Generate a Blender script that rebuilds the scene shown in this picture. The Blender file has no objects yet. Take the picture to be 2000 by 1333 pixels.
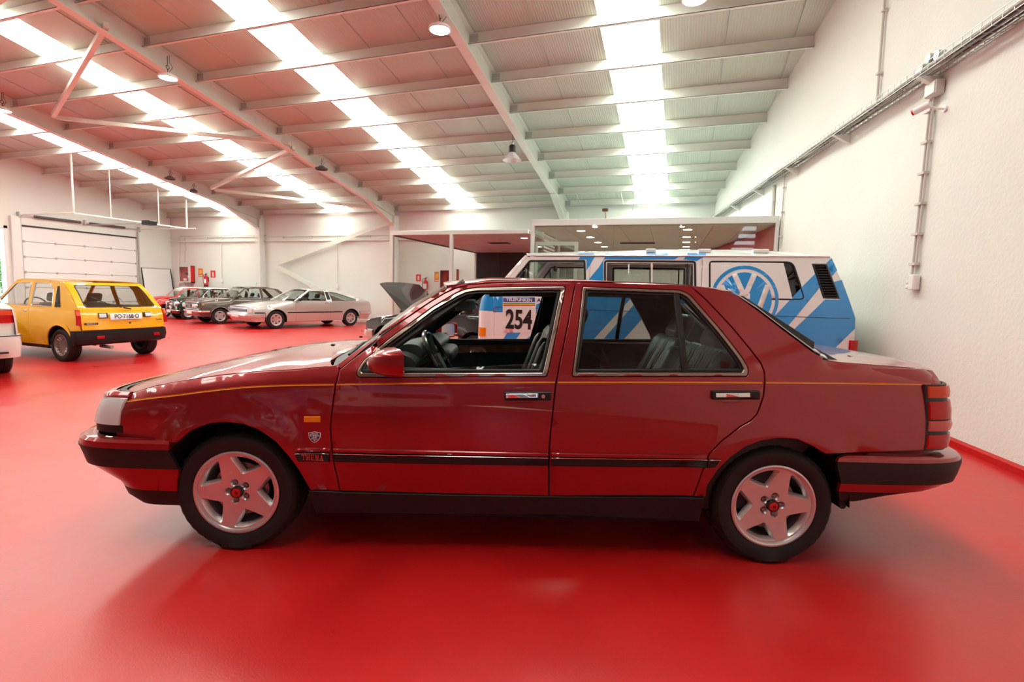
import bpy, bmesh, math, random
from math import sin, cos, pi, radians, sqrt, atan2, hypot
from mathutils import Vector, Matrix
from mathutils.geometry import delaunay_2d_cdt
random.seed(7)
S = bpy.context.scene
C = S.collection
# ------------------------------------------------------------------ camera
CAM_H, YAW, PITCH, ROLL, FPX = 1.312, radians(18.398), radians(5.428), 0.026, 1000.0
FW = Vector((-sin(YAW)*cos(PITCH), cos(YAW)*cos(PITCH), -sin(PITCH)))
RT0 = Vector((cos(YAW), sin(YAW), 0)); UP0 = RT0.cross(FW)
RT = RT0*cos(ROLL) + UP0*sin(ROLL); UP = -RT0*sin(ROLL) + UP0*cos(ROLL)
EYE = Vector((0, 0, CAM_H))
cd = bpy.data.cameras.new('camera'); cam = bpy.data.objects.new('camera', cd); C.objects.link(cam)
cd.sensor_width = 36; cd.lens = 18.0; cd.clip_start = .05; cd.clip_end = 300
M = Matrix((RT, UP, -FW)).transposed().to_4x4(); M.translation = EYE
cam.matrix_world = M
S.camera = cam
def ray(px, py):
    return FW + RT*((px-1000)/FPX) - UP*((py-666.5)/FPX)
def on(px, py, p0, n):
    d = ray(px, py); n = Vector(n); return EYE + d*(((Vector(p0)-EYE).dot(n))/d.dot(n))
def onz(px, py, z=0): return on(px, py, (0, 0, z), (0, 0, 1))
def ony(px, py, Y): return on(px, py, (0, Y, 0), (0, 1, 0))
def onx(px, py, X): return on(px, py, (X, 0, 0), (1, 0, 0))
# ------------------------------------------------------------------ light and exposure
w = bpy.data.worlds.new('world'); S.world = w; w.use_nodes = True
nt = w.node_tree; nt.nodes.clear()
sky = nt.nodes.new('ShaderNodeTexSky'); sky.sky_type = 'NISHITA'; sky.sun_disc = False
sky.sun_elevation = radians(48); sky.sun_rotation = radians(200)
bg = nt.nodes.new('ShaderNodeBackground'); bg.inputs[1].default_value = 0.55
wo = nt.nodes.new('ShaderNodeOutputWorld')
nt.links.new(sky.outputs[0], bg.inputs[0]); nt.links.new(bg.outputs[0], wo.inputs[0])
SKY_EMIT = 8.0        # translucent roof sheets lit by the day outside
LAMP_EMIT = 25.0
S.view_settings.view_transform = 'Standard'; S.view_settings.look = 'None'
S.view_settings.exposure = 0.84; S.view_settings.gamma = 1.0
S.view_settings.use_curve_mapping = False
# ------------------------------------------------------------------ materials
MATS = {}
def mat(name, col=(.8, .8, .8), rough=.5, metal=0., coat=0., spec=.5, emit=None, estr=1., bump=None, var=None, aniso=None, trans=0., alpha=1.):
    if name in MATS: return MATS[name]
    m = bpy.data.materials.new(name); m.use_nodes = True; t = m.node_tree; b = t.nodes['Principled BSDF']
    b.inputs['Base Color'].default_value = (*col, 1); b.inputs['Roughness'].default_value = rough
    b.inputs['Metallic'].default_value = metal; b.inputs['Coat Weight'].default_value = coat
    b.inputs['Coat Roughness'].default_value = .03
    b.inputs['Specular IOR Level'].default_value = spec
    b.inputs['Transmission Weight'].default_value = trans
    if emit: b.inputs['Emission Color'].default_value = (*emit, 1); b.inputs['Emission Strength'].default_value = estr
    tc = t.nodes.new('ShaderNodeTexCoord')
    if var:   # (scale, amount, detail): tone variation of the surface itself
        n = t.nodes.new('ShaderNodeTexNoise'); n.inputs['Scale'].default_value = var[0]; n.inputs['Detail'].default_value = var[2]
        r = t.nodes.new('ShaderNodeMapRange'); r.inputs['To Min'].default_value = 1-var[1]; r.inputs['To Max'].default_value = 1+var[1]
        r.inputs['From Min'].default_value = .3; r.inputs['From Max'].default_value = .7
        mx = t.nodes.new('ShaderNodeMix'); mx.data_type = 'RGBA'; mx.blend_type = 'MULTIPLY'; mx.inputs[0].default_value = 1
        mx.inputs[6].default_value = (*col, 1)
        t.links.new(tc.outputs['Object'], n.inputs['Vector']); t.links.new(n.outputs[0], r.inputs[0])
        t.links.new(r.outputs[0], mx.inputs[7]); t.links.new(mx.outputs[2], b.inputs['Base Color'])
    if bump:  # (scale, strength, distance)
        n = t.nodes.new('ShaderNodeTexNoise'); n.inputs['Scale'].default_value = bump[0]; n.inputs['Detail'].default_value = 6
        bp = t.nodes.new('ShaderNodeBump'); bp.inputs['Strength'].default_value = bump[1]; bp.inputs['Distance'].default_value = bump[2]
        t.links.new(tc.outputs['Object'], n.inputs['Vector']); t.links.new(n.outputs[0], bp.inputs['Height']); t.links.new(bp.outputs[0], b.inputs['Normal'])
    MATS[name] = m; return m
def glass_mat(name, tint=(.8, .85, .85), refl=1.0, power=4.5):
    if name in MATS: return MATS[name]
    m = bpy.data.materials.new(name); m.use_nodes = True; t = m.node_tree; t.nodes.clear()
    o = t.nodes.new('ShaderNodeOutputMaterial'); mx = t.nodes.new('ShaderNodeMixShader')
    tr = t.nodes.new('ShaderNodeBsdfTransparent'); tr.inputs[0].default_value = (*tint, 1)
    gl = t.nodes.new('ShaderNodeBsdfGlossy'); gl.inputs['Roughness'].default_value = .01; gl.inputs[0].default_value = (1, 1, 1, 1)
    fr = t.nodes.new('ShaderNodeLayerWeight'); fr.inputs[0].default_value = .5      # facing works from both sides of a thin pane
    pw = t.nodes.new('ShaderNodeMath'); pw.operation = 'POWER'; pw.inputs[1].default_value = power
    ml = t.nodes.new('ShaderNodeMath'); ml.operation = 'MULTIPLY_ADD'; ml.inputs[1].default_value = .9*refl; ml.inputs[2].default_value = .045*refl; ml.use_clamp = True
    t.links.new(fr.outputs['Facing'], pw.inputs[0]); t.links.new(pw.outputs[0], ml.inputs[0]); t.links.new(ml.outputs[0], mx.inputs[0])
    t.links.new(tr.outputs[0], mx.inputs[1]); t.links.new(gl.outputs[0], mx.inputs[2]); t.links.new(mx.outputs[0], o.inputs[0])
    MATS[name] = m; return m
# ------------------------------------------------------------------ objects
def thing(name, label, cat, loc=(0, 0, 0), rz=0, group=None):
    o = bpy.data.objects.new(name, None); C.objects.link(o); o.location = loc; o.rotation_euler = (0, 0, rz)
    o.empty_display_size = .1
    return tag(o, label, cat, group)
def tag(o, label, cat, group=None):
    o['label'] = label; o['category'] = cat
    if group: o['group'] = group
    return o
class MB:
    def __init__(s): s.v = []; s.f = []; s.sm = []
    def add(s, vs, fs, smooth=False):
        b = len(s.v); s.v += [tuple(v) for v in vs]
        for f in fs: s.f.append(tuple(b+i for i in f)); s.sm.append(smooth)
        return s
    def box(s, a, b, bev=0, M=None):
        x0, y0, z0 = [min(a[i], b[i]) for i in range(3)]; x1, y1, z1 = [max(a[i], b[i]) for i in range(3)]
        if not bev:
            vs = [(x, y, z) for z in (z0, z1) for y in (y0, y1) for x in (x0, x1)]
            fs = [(0, 2, 3, 1), (4, 5, 7, 6), (0, 1, 5, 4), (2, 6, 7, 3), (0, 4, 6, 2), (1, 3, 7, 5)]
        else:
            c = bev; vs = []; 
            for (X, sx) in ((x0, 1), (x1, -1)):
                for (Y, sy) in ((y0, 1), (y1, -1)):
                    for (Z, sz) in ((z0, 1), (z1, -1)):
                        vs += [(X, Y+sy*c, Z+sz*c), (X+sx*c, Y, Z+sz*c), (X+sx*c, Y+sy*c, Z)]
            I = lambda i, j, k, a_: (i*4+j*2+k)*3+a_
            fs = [(I(0,0,0,0), I(0,0,1,0), I(0,1,1,0), I(0,1,0,0)), (I(1,0,0,0), I(1,1,0,0), I(1,1,1,0), I(1,0,1,0)),
                  (I(0,0,0,1), I(1,0,0,1), I(1,0,1,1), I(0,0,1,1)), (I(0,1,0,1), I(0,1,1,1), I(1,1,1,1), I(1,1,0,1)),
                  (I(0,0,0,2), I(0,1,0,2), I(1,1,0,2), I(1,0,0,2)), (I(0,0,1,2), I(1,0,1,2), I(1,1,1,2), I(0,1,1,2))]
            for j in (0, 1):
                for k in (0, 1):
                    fs.append((I(0,j,k,1), I(1,j,k,1), I(1,j,k,2), I(0,j,k,2)))
                    fs.append((I(j,0,k,0), I(j,1,k,0), I(j,1,k,2), I(j,0,k,2)))
                    fs.append((I(j,k,0,0), I(j,k,1,0), I(j,k,1,1), I(j,k,0,1)))
            for i in (0, 1):
                for j in (0, 1):
                    for k in (0, 1): fs.append((I(i,j,k,0), I(i,j,k,1), I(i,j,k,2)))
        if M: vs = [M @ Vector(v) for v in vs]
        return s.add(vs, fs)
    def beam(s, a, b, wd, ht, up=(0, 0, 1)):          # bar of rectangular section between two points
        a, b = Vector(a), Vector(b); d = (b-a).normalized(); sd = d.cross(Vector(up)).normalized(); u = sd.cross(d)
        vs = [p+sd*(i*wd/2)+u*(j*ht/2) for p in (a, b) for (i, j) in ((-1, -1), (1, -1), (1, 1), (-1, 1))]
        return s.add(vs, [(0, 1, 2, 3), (7, 6, 5, 4), (0, 4, 5, 1), (1, 5, 6, 2), (2, 6, 7, 3), (3, 7, 4, 0)])
    def tube(s, pts, r, n=8, caps=True, smooth=True):
        pts = [Vector(p) for p in pts]; rs = r if isinstance(r, (list, tuple)) else [r]*len(pts); vs = []; ref = None
        for i, p in enumerate(pts):
            d = (pts[min(i+1, len(pts)-1)]-pts[max(i-1, 0)]).normalized()
            if ref is None:
                ref = Vector((0, 0, 1)) if abs(d.z) < .9 else Vector((1, 0, 0))
            a = (ref - d*ref.dot(d)).normalized(); b = d.cross(a); ref = a
            vs += [p+(a*cos(2*pi*k/n)+b*sin(2*pi*k/n))*rs[i] for k in range(n)]
        fs = [(i*n+k, i*n+(k+1) % n, (i+1)*n+(k+1) % n, (i+1)*n+k) for i in range(len(pts)-1) for k in range(n)]
        s.add(vs, fs, smooth)
        if caps: s.add(vs[:n], [tuple(range(n))[::-1]]); s.add(vs[-n:], [tuple(range(n))])
        return s
    def cyl(s, a, b, r, n=16, r2=None, smooth=True): return s.tube([a, b], [r, r if r2 is None else r2], n, True, smooth)
    def lathe(s, prof, n=32, M=None, smooth=True, closed=False, mod=None):   # prof: (radius, axial); axis local z
        vs = []
        for k in range(n):
            a = 2*pi*k/n
            for i, (r, h) in enumerate(prof):
                if mod: r, h = mod(k, i, r, h)
                vs.append((r*cos(a), r*sin(a), h))
        m = len(prof); fs = []
        for k in range(n):
            k2 = (k+1) % n
            for i in range(m if closed else m-1):
                j = (i+1) % m; fs.append((k*m+i, k2*m+i, k2*m+j, k*m+j))
        if M: vs = [M @ Vector(v) for v in vs]
        return s.add(vs, fs, smooth)
    def prism(s, poly, a, b, ax='y', smooth=False):    # poly extruded from a to b along an axis
        def P(u, v, t): return {'y': (u, t, v), 'x': (t, u, v), 'z': (u, v, t)}[ax]
        n = len(poly); vs = [P(u, v, a) for u, v in poly]+[P(u, v, b) for u, v in poly]
        return s.add(vs, [tuple(range(n)), tuple(range(2*n-1, n-1, -1))]+[(i, i+n, (i+1) % n+n, (i+1) % n) for i in range(n)], smooth)
    def grid(s, rows, smooth=True, close=False):
        n = len(rows[0]); vs = [p for r in rows for p in r]
        fs = [(i*n+j, i*n+j+1, (i+1)*n+j+1, (i+1)*n+j) for i in range(len(rows)-1) for j in range(n-1)]
        if close: fs += [(i*n+n-1, i*n, (i+1)*n, (i+1)*n+n-1) for i in range(len(rows)-1)]
        return s.add(vs, fs, smooth)
    def build(s, name, m, parent=None, fix=True, sharp=35):
        me = bpy.data.meshes.new(name); me.from_pydata(s.v, [], s.f)
        if fix:
            bm = bmesh.new(); bm.from_mesh(me); bmesh.ops.remove_doubles(bm, verts=bm.verts, dist=1e-5)
            bmesh.ops.recalc_face_normals(bm, faces=bm.faces); bm.to_mesh(me); bm.free()
        if all(s.sm) and s.sm or (any(s.sm)):
            me.shade_smooth(); me.set_sharp_from_angle(angle=radians(sharp))
        me.materials.append(m)
        o = bpy.data.objects.new(name, me); C.objects.link(o)
        if parent: o.parent = parent
        return o
def copy_tree(o, parent=None):
    c = o.copy(); C.objects.link(c)
    if parent: c.parent = parent
    for ch in list(o.children): copy_tree(ch, c)
    return c
def inpoly(p, poly):
    x, y = p; c = False; n = len(poly); j = n-1
    for i in range(n):
        xi, yi = poly[i]; xj, yj = poly[j]
        if (yi > y) != (yj > y) and x < (xj-xi)*(y-yi)/(yj-yi)+xi: c = not c
        j = i
    return c
def area(poly): return .5*sum(poly[i-1][0]*poly[i][1]-poly[i][0]*poly[i-1][1] for i in range(len(poly)))
def densify(poly, step, closed=True):
    out = []; n = len(poly)
    for i in range(n if closed else n-1):
        a, b = poly[i], poly[(i+1) % n]; L = hypot(b[0]-a[0], b[1]-a[1]); k = max(1, int(math.ceil(L/step)))
        out += [(a[0]+(b[0]-a[0])*t/k, a[1]+(b[1]-a[1])*t/k) for t in range(k)]
    if not closed: out.append(poly[-1])
    return out
def offset(poly, d):            # positive d grows a counter-clockwise polygon
    n = len(poly); out = []
    for i in range(n):
        a, b, c = poly[i-1], poly[i], poly[(i+1) % n]
        e1 = Vector((b[0]-a[0], b[1]-a[1])); e2 = Vector((c[0]-b[0], c[1]-b[1]))
        if e1.length < 1e-9 or e2.length < 1e-9: out.append(b); continue
        n1 = Vector((e1.y, -e1.x)).normalized(); n2 = Vector((e2.y, -e2.x)).normalized(); m = n1+n2
        if m.length < .3: out.append(b); continue
        m.normalize(); k = d/max(.45, m.dot(n1)); out.append((b[0]+m.x*k, b[1]+m.y*k))
    return out
def roundpoly(poly, r, k=4):    # rounds the corners of a polygon; r may be a list
    n = len(poly); out = []
    for i in range(n):
        a, b, c = Vector(poly[i-1]), Vector(poly[i]), Vector(poly[(i+1) % n])
        rr = r[i] if isinstance(r, (list, tuple)) else r
        rr = min(rr, (a-b).length*.45, (c-b).length*.45)
        if rr < 1e-5: out.append(tuple(b)); continue
        p, q = b+(a-b).normalized()*rr, b+(c-b).normalized()*rr
        for t in range(k+1):
            t /= k; out.append(tuple(p*(1-t)**2+b*2*t*(1-t)+q*t*t))
    return out
def smoothline(pts, n=6):       # Catmull-Rom through points
    P = [Vector(p) for p in pts]; out = []
    for i in range(len(P)-1):
        p0, p1, p2, p3 = P[max(i-1, 0)], P[i], P[i+1], P[min(i+2, len(P)-1)]
        for k in range(n):
            t = k/n; out.append(tuple(.5*((2*p1)+(p2-p0)*t+(2*p0-5*p1+4*p2-p3)*t*t+(3*p1-p0-3*p2+p3)*t**3)))
    out.append(tuple(P[-1])); return out
def text_mesh(txt, size, m, name, parent, M, depth=.001, bold=0., sx=1., fit=None):
    cu = bpy.data.curves.new('t', 'FONT'); cu.body = txt; cu.size = size; cu.align_x = 'CENTER'; cu.align_y = 'CENTER'
    cu.extrude = depth; cu.offset = bold
    o = bpy.data.objects.new('t', cu); C.objects.link(o); dg = bpy.context.evaluated_depsgraph_get()
    me = bpy.data.meshes.new_from_object(o.evaluated_get(dg)); bpy.data.objects.remove(o)
    if fit:         # (width, height) of the lettering
        xs = [v.co.x for v in me.vertices]; ys = [v.co.y for v in me.vertices]
        me.transform(Matrix.Translation((-(min(xs)+max(xs))/2, -(min(ys)+max(ys))/2, 0)))
        me.transform(Matrix.Diagonal((fit[0]/(max(xs)-min(xs)), fit[1]/(max(ys)-min(ys)), 1, 1)))
    me.transform(Matrix.Diagonal((sx, 1, 1, 1))); me.transform(M)
    me.materials.clear(); me.materials.append(m); me.name = name
    r = bpy.data.objects.new(name, me); C.objects.link(r)
    if parent: r.parent = parent
    return r
def frame(o, x, y):             # matrix with origin o, text x axis, text y axis
    x = Vector(x).normalized(); z = x.cross(Vector(y)).normalized(); y = z.cross(x)
    m = Matrix((x, y, z)).transposed().to_4x4(); m.translation = Vector(o); return m
# polygon given in (x, z) laid on a surface y = f(x, z); gap, bevel and a turned-in edge make a real sheet
def skin(name, outer, f, m, parent, holes=(), side=1, gap=.0025, bev=.002, thick=.02, grid=.07, off=0., step=.045, draft=0.):
    fx = (lambda x, z: f(x, z)+off)
    loops = [outer]+list(holes); L = []
    for i, lp in enumerate(loops):
        lp = [tuple(p) for p in lp]
        if (area(lp) < 0) == (i == 0): lp = lp[::-1]      # outer ccw, holes cw
        L.append(densify(lp, step))
    inner = [offset(lp, -(gap+bev)) for lp in L]; ring = [offset(lp, -gap) for lp in L]; drs = [offset(lp, draft-gap) for lp in L]
    pts = []; edges = []
    for lp in inner:
        b = len(pts); n = len(lp); pts += lp; edges += [(b+i, b+(i+1) % n) for i in range(n)]
    nb = len(pts)
    xs = [p[0] for p in inner[0]]; zs = [p[1] for p in inner[0]]; x = min(xs)
    allb = [p for lp in inner for p in lp]
    nx = max(1, int((max(xs)-min(xs))/grid)); nz = max(1, int((max(zs)-min(zs))/grid))
    for i in range(1, nx):
        for j in range(1, nz):
            p = (min(xs)+(max(xs)-min(xs))*i/nx, min(zs)+(max(zs)-min(zs))*j/nz)
            if inpoly(p, inner[0]) and not any(inpoly(p, h) for h in inner[1:]) and min((p[0]-q[0])**2+(p[1]-q[1])**2 for q in allb) > (.35*grid)**2: pts.append(p)
    r = delaunay_2d_cdt([Vector(p) for p in pts], edges, [], 0, 1e-7)
    P2 = [tuple(v) for v in r[0]]; faces = []
    for fc in r[2]:
        c = (sum(P2[i][0] for i in fc)/3, sum(P2[i][1] for i in fc)/3)
        if inpoly(c, inner[0]) and not any(inpoly(c, h) for h in inner[1:]):
            a = [P2[i] for i in fc]
            faces.append(tuple(fc) if area(a) > 0 else tuple(fc)[::-1])
    V = [(x, fx(x, z), z) for x, z in P2]
    F = [fc[::-1] for fc in faces]       # outward is +y: (x,z) ccw seen from -y, so reverse
    # boundary rings, matched by order
    for lp, rg, dr in zip(inner, ring, drs):
        n = len(lp)
        s0 = len(V)
        for i in range(n): V.append((lp[i][0], fx(*lp[i]), lp[i][1]))      # own edge vertices: the flat stays unbent by the rounding
        s1 = len(V)
        for i in range(n):
            q = rg[i]; y = fx(*lp[i]); V.append((q[0], y-bev, q[1]))
        s2 = len(V)
        for i in range(n):
            q = dr[i]; V.append((q[0], fx(*lp[i])-max(thick, bev*1.01), q[1]))
        for i in range(n):
            j = (i+1) % n
            F.append((s0+i, s0+j, s1+j, s1+i)); F.append((s1+i, s1+j, s2+j, s2+i))
    if side < 0:
        V = [(x, -y, z) for x, y, z in V]; F = [fc[::-1] for fc in F]
    me = bpy.data.meshes.new(name); me.from_pydata(V, [], F); me.shade_smooth()
    me.materials.append(m)
    o = bpy.data.objects.new(name, me); C.objects.link(o)
    if parent: o.parent = parent
    return o
# ================================================================== THE HALL
WX, WA, YB, XL, YF = 3.27, .151, 16.91, -21.6, -21.0
WN = Vector((cos(WA), sin(WA), 0)); WD = Vector((-sin(WA), cos(WA), 0))
def onw(px, py, off=0.): return on(px, py, WN*(WX-off), WN)
def wp(Y, z, off=0.):                         # point on the skewed right wall at a given Y
    x = (WX-off-sin(WA)*Y)/cos(WA); return Vector((x, Y, z))
def roof(Y): return 7.526-.188*Y if Y > -3 else 8.09+.188*(Y+3)
def onroof(px, py, d=0.): return on(px, py, (0, 0, 7.526-d), (0, .188, 1))

def floor_material():
    m = bpy.data.materials.new('red_floor_paint'); m.use_nodes = True; t = m.node_tree; N = t.nodes.new; L = t.links.new
    b = t.nodes['Principled BSDF']; tc = N('ShaderNodeTexCoord')
    n1 = N('ShaderNodeTexNoise'); n1.inputs['Scale'].default_value = .9; n1.inputs['Detail'].default_value = 8; n1.inputs['Roughness'].default_value = .6
    L(tc.outputs['Object'], n1.inputs['Vector'])
    r1 = N('ShaderNodeValToRGB'); r1.color_ramp.elements[0].position = .35; r1.color_ramp.elements[0].color = (.50, .007, .008, 1)
    r1.color_ramp.elements[1].position = .7; r1.color_ramp.elements[1].color = (.64, .012, .011, 1)
    L(n1.outputs[0], r1.inputs[0])
    # pale tyre-worn patches
    n2 = N('ShaderNodeTexNoise'); n2.inputs['Scale'].default_value = .35; n2.inputs['Detail'].default_value = 10; n2.inputs['Roughness'].default_value = .7; n2.inputs['Distortion'].default_value = .6
    mp = N('ShaderNodeMapping'); mp.inputs['Scale'].default_value = (.6, 2.2, 1); mp.inputs['Rotation'].default_value = (0, 0, .3)
    L(tc.outputs['Object'], mp.inputs[0]); L(mp.outputs[0], n2.inputs['Vector'])
    r2 = N('ShaderNodeMapRange'); r2.inputs['From Min'].default_value = .52; r2.inputs['From Max'].default_value = .75; r2.inputs['To Max'].default_value = .35
    L(n2.outputs[0], r2.inputs[0])
    mx = N('ShaderNodeMix'); mx.data_type = 'RGBA'; mx.inputs[7].default_value = (.60, .09, .07, 1)
    L(r2.outputs[0], mx.inputs[0]); L(r1.outputs[0], mx.inputs[6])
    # dark drip spots
    v = N('ShaderNodeTexVoronoi'); v.inputs['Scale'].default_value = 1.3; L(tc.outputs['Object'], v.inputs['Vector'])
    n3 = N('ShaderNodeTexNoise'); n3.inputs['Scale'].default_value = 14; L(tc.outputs['Object'], n3.inputs['Vector'])
    ad = N('ShaderNodeMath'); ad.operation = 'MULTIPLY_ADD'; ad.inputs[1].default_value = .12; L(n3.outputs[0], ad.inputs[0]); L(v.outputs['Distance'], ad.inputs[2])
    r3 = N('ShaderNodeMapRange'); r3.inputs['From Min'].default_value = .085; r3.inputs['From Max'].default_value = .115; r3.inputs['To Min'].default_value = .55; r3.inputs['To Max'].default_value = 0
    L(ad.outputs[0], r3.inputs[0])
    m2 = N('ShaderNodeMix'); m2.data_type = 'RGBA'; m2.inputs[7].default_value = (.20, .003, .005, 1)
    L(r3.outputs[0], m2.inputs[0]); L(mx.outputs[2], m2.inputs[6]); L(m2.outputs[2], b.inputs['Base Color'])
    rr = N('ShaderNodeMapRange'); rr.inputs['To Min'].default_value = .20; rr.inputs['To Max'].default_value = .42; L(n1.outputs[0], rr.inputs[0]); L(rr.outputs[0], b.inputs['Roughness'])
    n4 = N('ShaderNodeTexNoise'); n4.inputs['Scale'].default_value = 120; n4.inputs['Detail'].default_value = 3; L(tc.outputs['Object'], n4.inputs['Vector'])
    n5 = N('ShaderNodeTexNoise'); n5.inputs['Scale'].default_value = 3; L(tc.outputs['Object'], n5.inputs['Vector'])
    b1 = N('ShaderNodeBump'); b1.inputs['Strength'].default_value = .25; b1.inputs['Distance'].default_value = .002; L(n4.outputs[0], b1.inputs['Height'])
    b2 = N('ShaderNodeBump'); b2.inputs['Strength'].default_value = .3; b2.inputs['Distance'].default_value = .01; L(n5.outputs[0], b2.inputs['Height']); L(b1.outputs[0], b2.inputs['Normal'])
    L(b2.outputs[0], b.inputs['Normal']); b.inputs['Specular IOR Level'].default_value = .8
    return m
M_FLOOR = floor_material()
M_WALL = mat('rough_white_plaster', (.78, .79, .74), .85, bump=(28, .3, .015), var=(.7, .04, 4))
M_WALL2 = mat('smooth_white_wall', (.79, .81, .77), .7, bump=(60, .15, .005), var=(.5, .03, 3))
M_STEEL = mat('white_painted_steel', (.77, .79, .73), .45, var=(3, .03, 3))
M_ALU = mat('pale_aluminium', (.78, .80, .78), .35, metal=.2)
M_GREY = mat('galvanised_steel', (.52, .53, .52), .4, metal=.7)
M_BLACK = mat('black_plastic', (.012, .012, .013), .45)
M_DARK = mat('dark_void', (.006, .006, .006), .9)
M_REDP = mat('red_enamel', (.62, .012, .015), .35)
M_WHITE = mat('white_enamel', (.86, .86, .85), .35)
M_PIPE = mat('grey_conduit', (.62, .58, .54), .5)
M_CLEAR = glass_mat('clear_glass', (.95, .97, .96))

def structure(o): o['kind'] = 'structure'; return o
structure(MB().box((XL-.3, YF-.2, -.1), (4.6, YB+.3, 0)).build('floor', M_FLOOR))
# right wall, a slab following the skew
o = MB(); a, b = wp(YF-.2, 0), wp(YB+.3, 0)
prof = [(YF-.2, 0), (YF-.2, roof(YF)+.1), (-3, roof(-3)+.1), (YB+.3, roof(YB+.3)+.1), (YB+.3, 0)]
vs = [wp(Y, z, 0) for Y, z in prof]+[wp(Y, z, -.2) for Y, z in prof]
o.add(vs, [(0, 1, 2, 3, 4), (9, 8, 7, 6, 5)]+[(i, i+5, (i+1) % 5+5, (i+1) % 5) for i in range(5)])
wall_right = structure(o.build('wall_right', M_WALL))
structure(MB().box((XL-.2, YB, 0), (wp(YB, 0).x+.3, YB+.2, roof(YB)+.15)).build('wall_back', M_WALL2))
structure(MB().box((XL-.2, YF-.2, 0), (wp(YF, 0).x+.3, YF, roof(YF)+.15)).build('wall_front', mat('dark_grey_wall', (.26, .26, .25), .8)))
# left wall with an open doorway and the garage opening
o = MB()
def lbox(y0, y1, z0, z1): o.box((XL-.2, y0, z0), (XL, y1, z1))
DY0, DY1, DZ = 7.6, 11.02, 3.02; GY0, GY1, GZ = 11.5, 15.4, 3.15
lbox(YF-.2, DY0, 0, 4.0); lbox(DY0, DY1, DZ, 4.0); lbox(DY1, GY0, 0, 4.0); lbox(GY0, GY1, GZ, 4.0); lbox(GY1, YB+.2, 0, 4.0)
pr = [(YF-.2, 4.0), (YB+.2, 4.0), (YB+.2, roof(YB)+.1), (-3, roof(-3)+.1), (YF-.2, roof(YF)+.1)]
o.prism(pr, XL-.2, XL, 'x')
structure(o.build('wall_left', M_WALL2))
# red painted foot of the walls
o = MB(); z1 = .075
vs = [wp(YF, 0), wp(YB, 0), wp(YB, z1), wp(YF, z1), wp(YF, 0, .03), wp(YB, 0, .03), wp(YB, z1-.02, .03), wp(YF, z1-.02, .03)]
o.add(vs, [(4, 5, 6, 7), (7, 6, 2, 3), (0, 1, 5, 4)])
structure(o.build('baseboard_right', mat('red_skirting_paint', (.52, .008, .008), .35, bump=(15, .4, .01))))
structure(MB().box((XL, YB-.05, 0), (-3.3, YB, .13), .01).build('baseboard_back', M_WHITE))

# ------------------------------------------------------------------ roof
def roof_panel_mat():
    m = bpy.data.materials.new('ribbed_roof_sheet'); m.use_nodes = True; t = m.node_tree; b = t.nodes['Principled BSDF']
    b.inputs['Base Color'].default_value = (.55, .61, .53, 1); b.inputs['Roughness'].default_value = .5
    tc = t.nodes.new('ShaderNodeTexCoord'); wv = t.nodes.new('ShaderNodeTexWave'); wv.bands_direction = 'X'; wv.inputs['Scale'].default_value = 7
    bp = t.nodes.new('ShaderNodeBump'); bp.inputs['Strength'].default_value = .5; bp.inputs['Distance'].default_value = .006
    t.links.new(tc.outputs['Object'], wv.inputs['Vector']); t.links.new(wv.outputs[0], bp.inputs['Height']); t.links.new(bp.outputs[0], b.inputs['Normal'])
    return m
M_ROOF = roof_panel_mat()
M_SKY = mat('translucent_roof_sheet', (.9, .9, .9), .6, emit=(.93, 1.0, .90), estr=SKY_EMIT)
ceiling = structure(MB().prism([(YF-.3, roof(YF)+.25), (-3, roof(-3)+.25), (YB+.3, roof(YB)+.2), (YB+.3, roof(YB)+.35), (-3, roof(-3)+.4), (YF-.3, roof(YF)+.4)], XL-.3, 4.9, 'x').build('ceiling', M_GREY))
SKYL = [(-18.5, -17.55), (-13.3, -12.32), (-7.95, -7.0), (-1.59, -.64)]
cuts = [XL-.05]
for a, b in SKYL+[(4.7, 9)]:
    n = max(1, round((a-cuts[-1])/1.08)); x0 = cuts[-1]
    cuts += [x0+(a-x0)*k/n for k in range(1, n+1)]
    if b < 5: cuts.append(b)
def slab(x0, x1, ya, yb, d0, d1, m, name):
    pr = [(ya, roof(ya)+d0), (yb, roof(yb)+d0), (yb, roof(yb)+d1), (ya, roof(ya)+d1)]
    mb = MB(); mb.prism(pr, x0, x1, 'x')
    if name == 'roof_panel': mb.prism([(ya, roof(ya)-.012), (yb, roof(yb)-.012), (yb, roof(yb)+.01), (ya, roof(ya)+.01)], x1-.02, x1-.004, 'x')
    return mb.build(name, m, ceiling)
for i in range(len(cuts)-1):
    x0, x1 = cuts[i], cuts[i+1]; sky_ = any(abs(x0-a) < .01 and abs(x1-b) < .01 for a, b in SKYL)
    for ya, yb in ((-3, YB+.1), (YF-.1, -3)):
        sk = sky_ and ya == -3
        slab(x0+.003, x1-.003, ya, yb, 0, .05, M_SKY if sk else M_ROOF, 'skylight_sheet' if sk else 'roof_panel')
PY = [9.94, 11.08, 12.26, 13.42, 14.58, 15.74, 16.80]; y = 9.94
while y > -2.5: y -= 1.15; PY.append(y)
PY += [-4.2-1.6*k for k in range(10)]
RX = [-3.87, -10.27, -16.5]
SL = lambda Y: -.188 if Y > -3 else .188
for Y in PY:
    xr = wp(Y, 0).x; z = roof(Y); o = MB()
    o.box((XL, Y-.004, z-.205), (xr, Y+.004, z-.012)); o.box((XL, Y-.06, z-.212), (xr, Y+.004, z-.204)); o.box((XL, Y-.004, z-.012), (xr, Y+.06, z-.004))
    o.box((XL, Y-.06, z-.212), (xr, Y-.055, z-.19))
    o.build('purlin', M_STEEL, ceiling)
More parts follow.
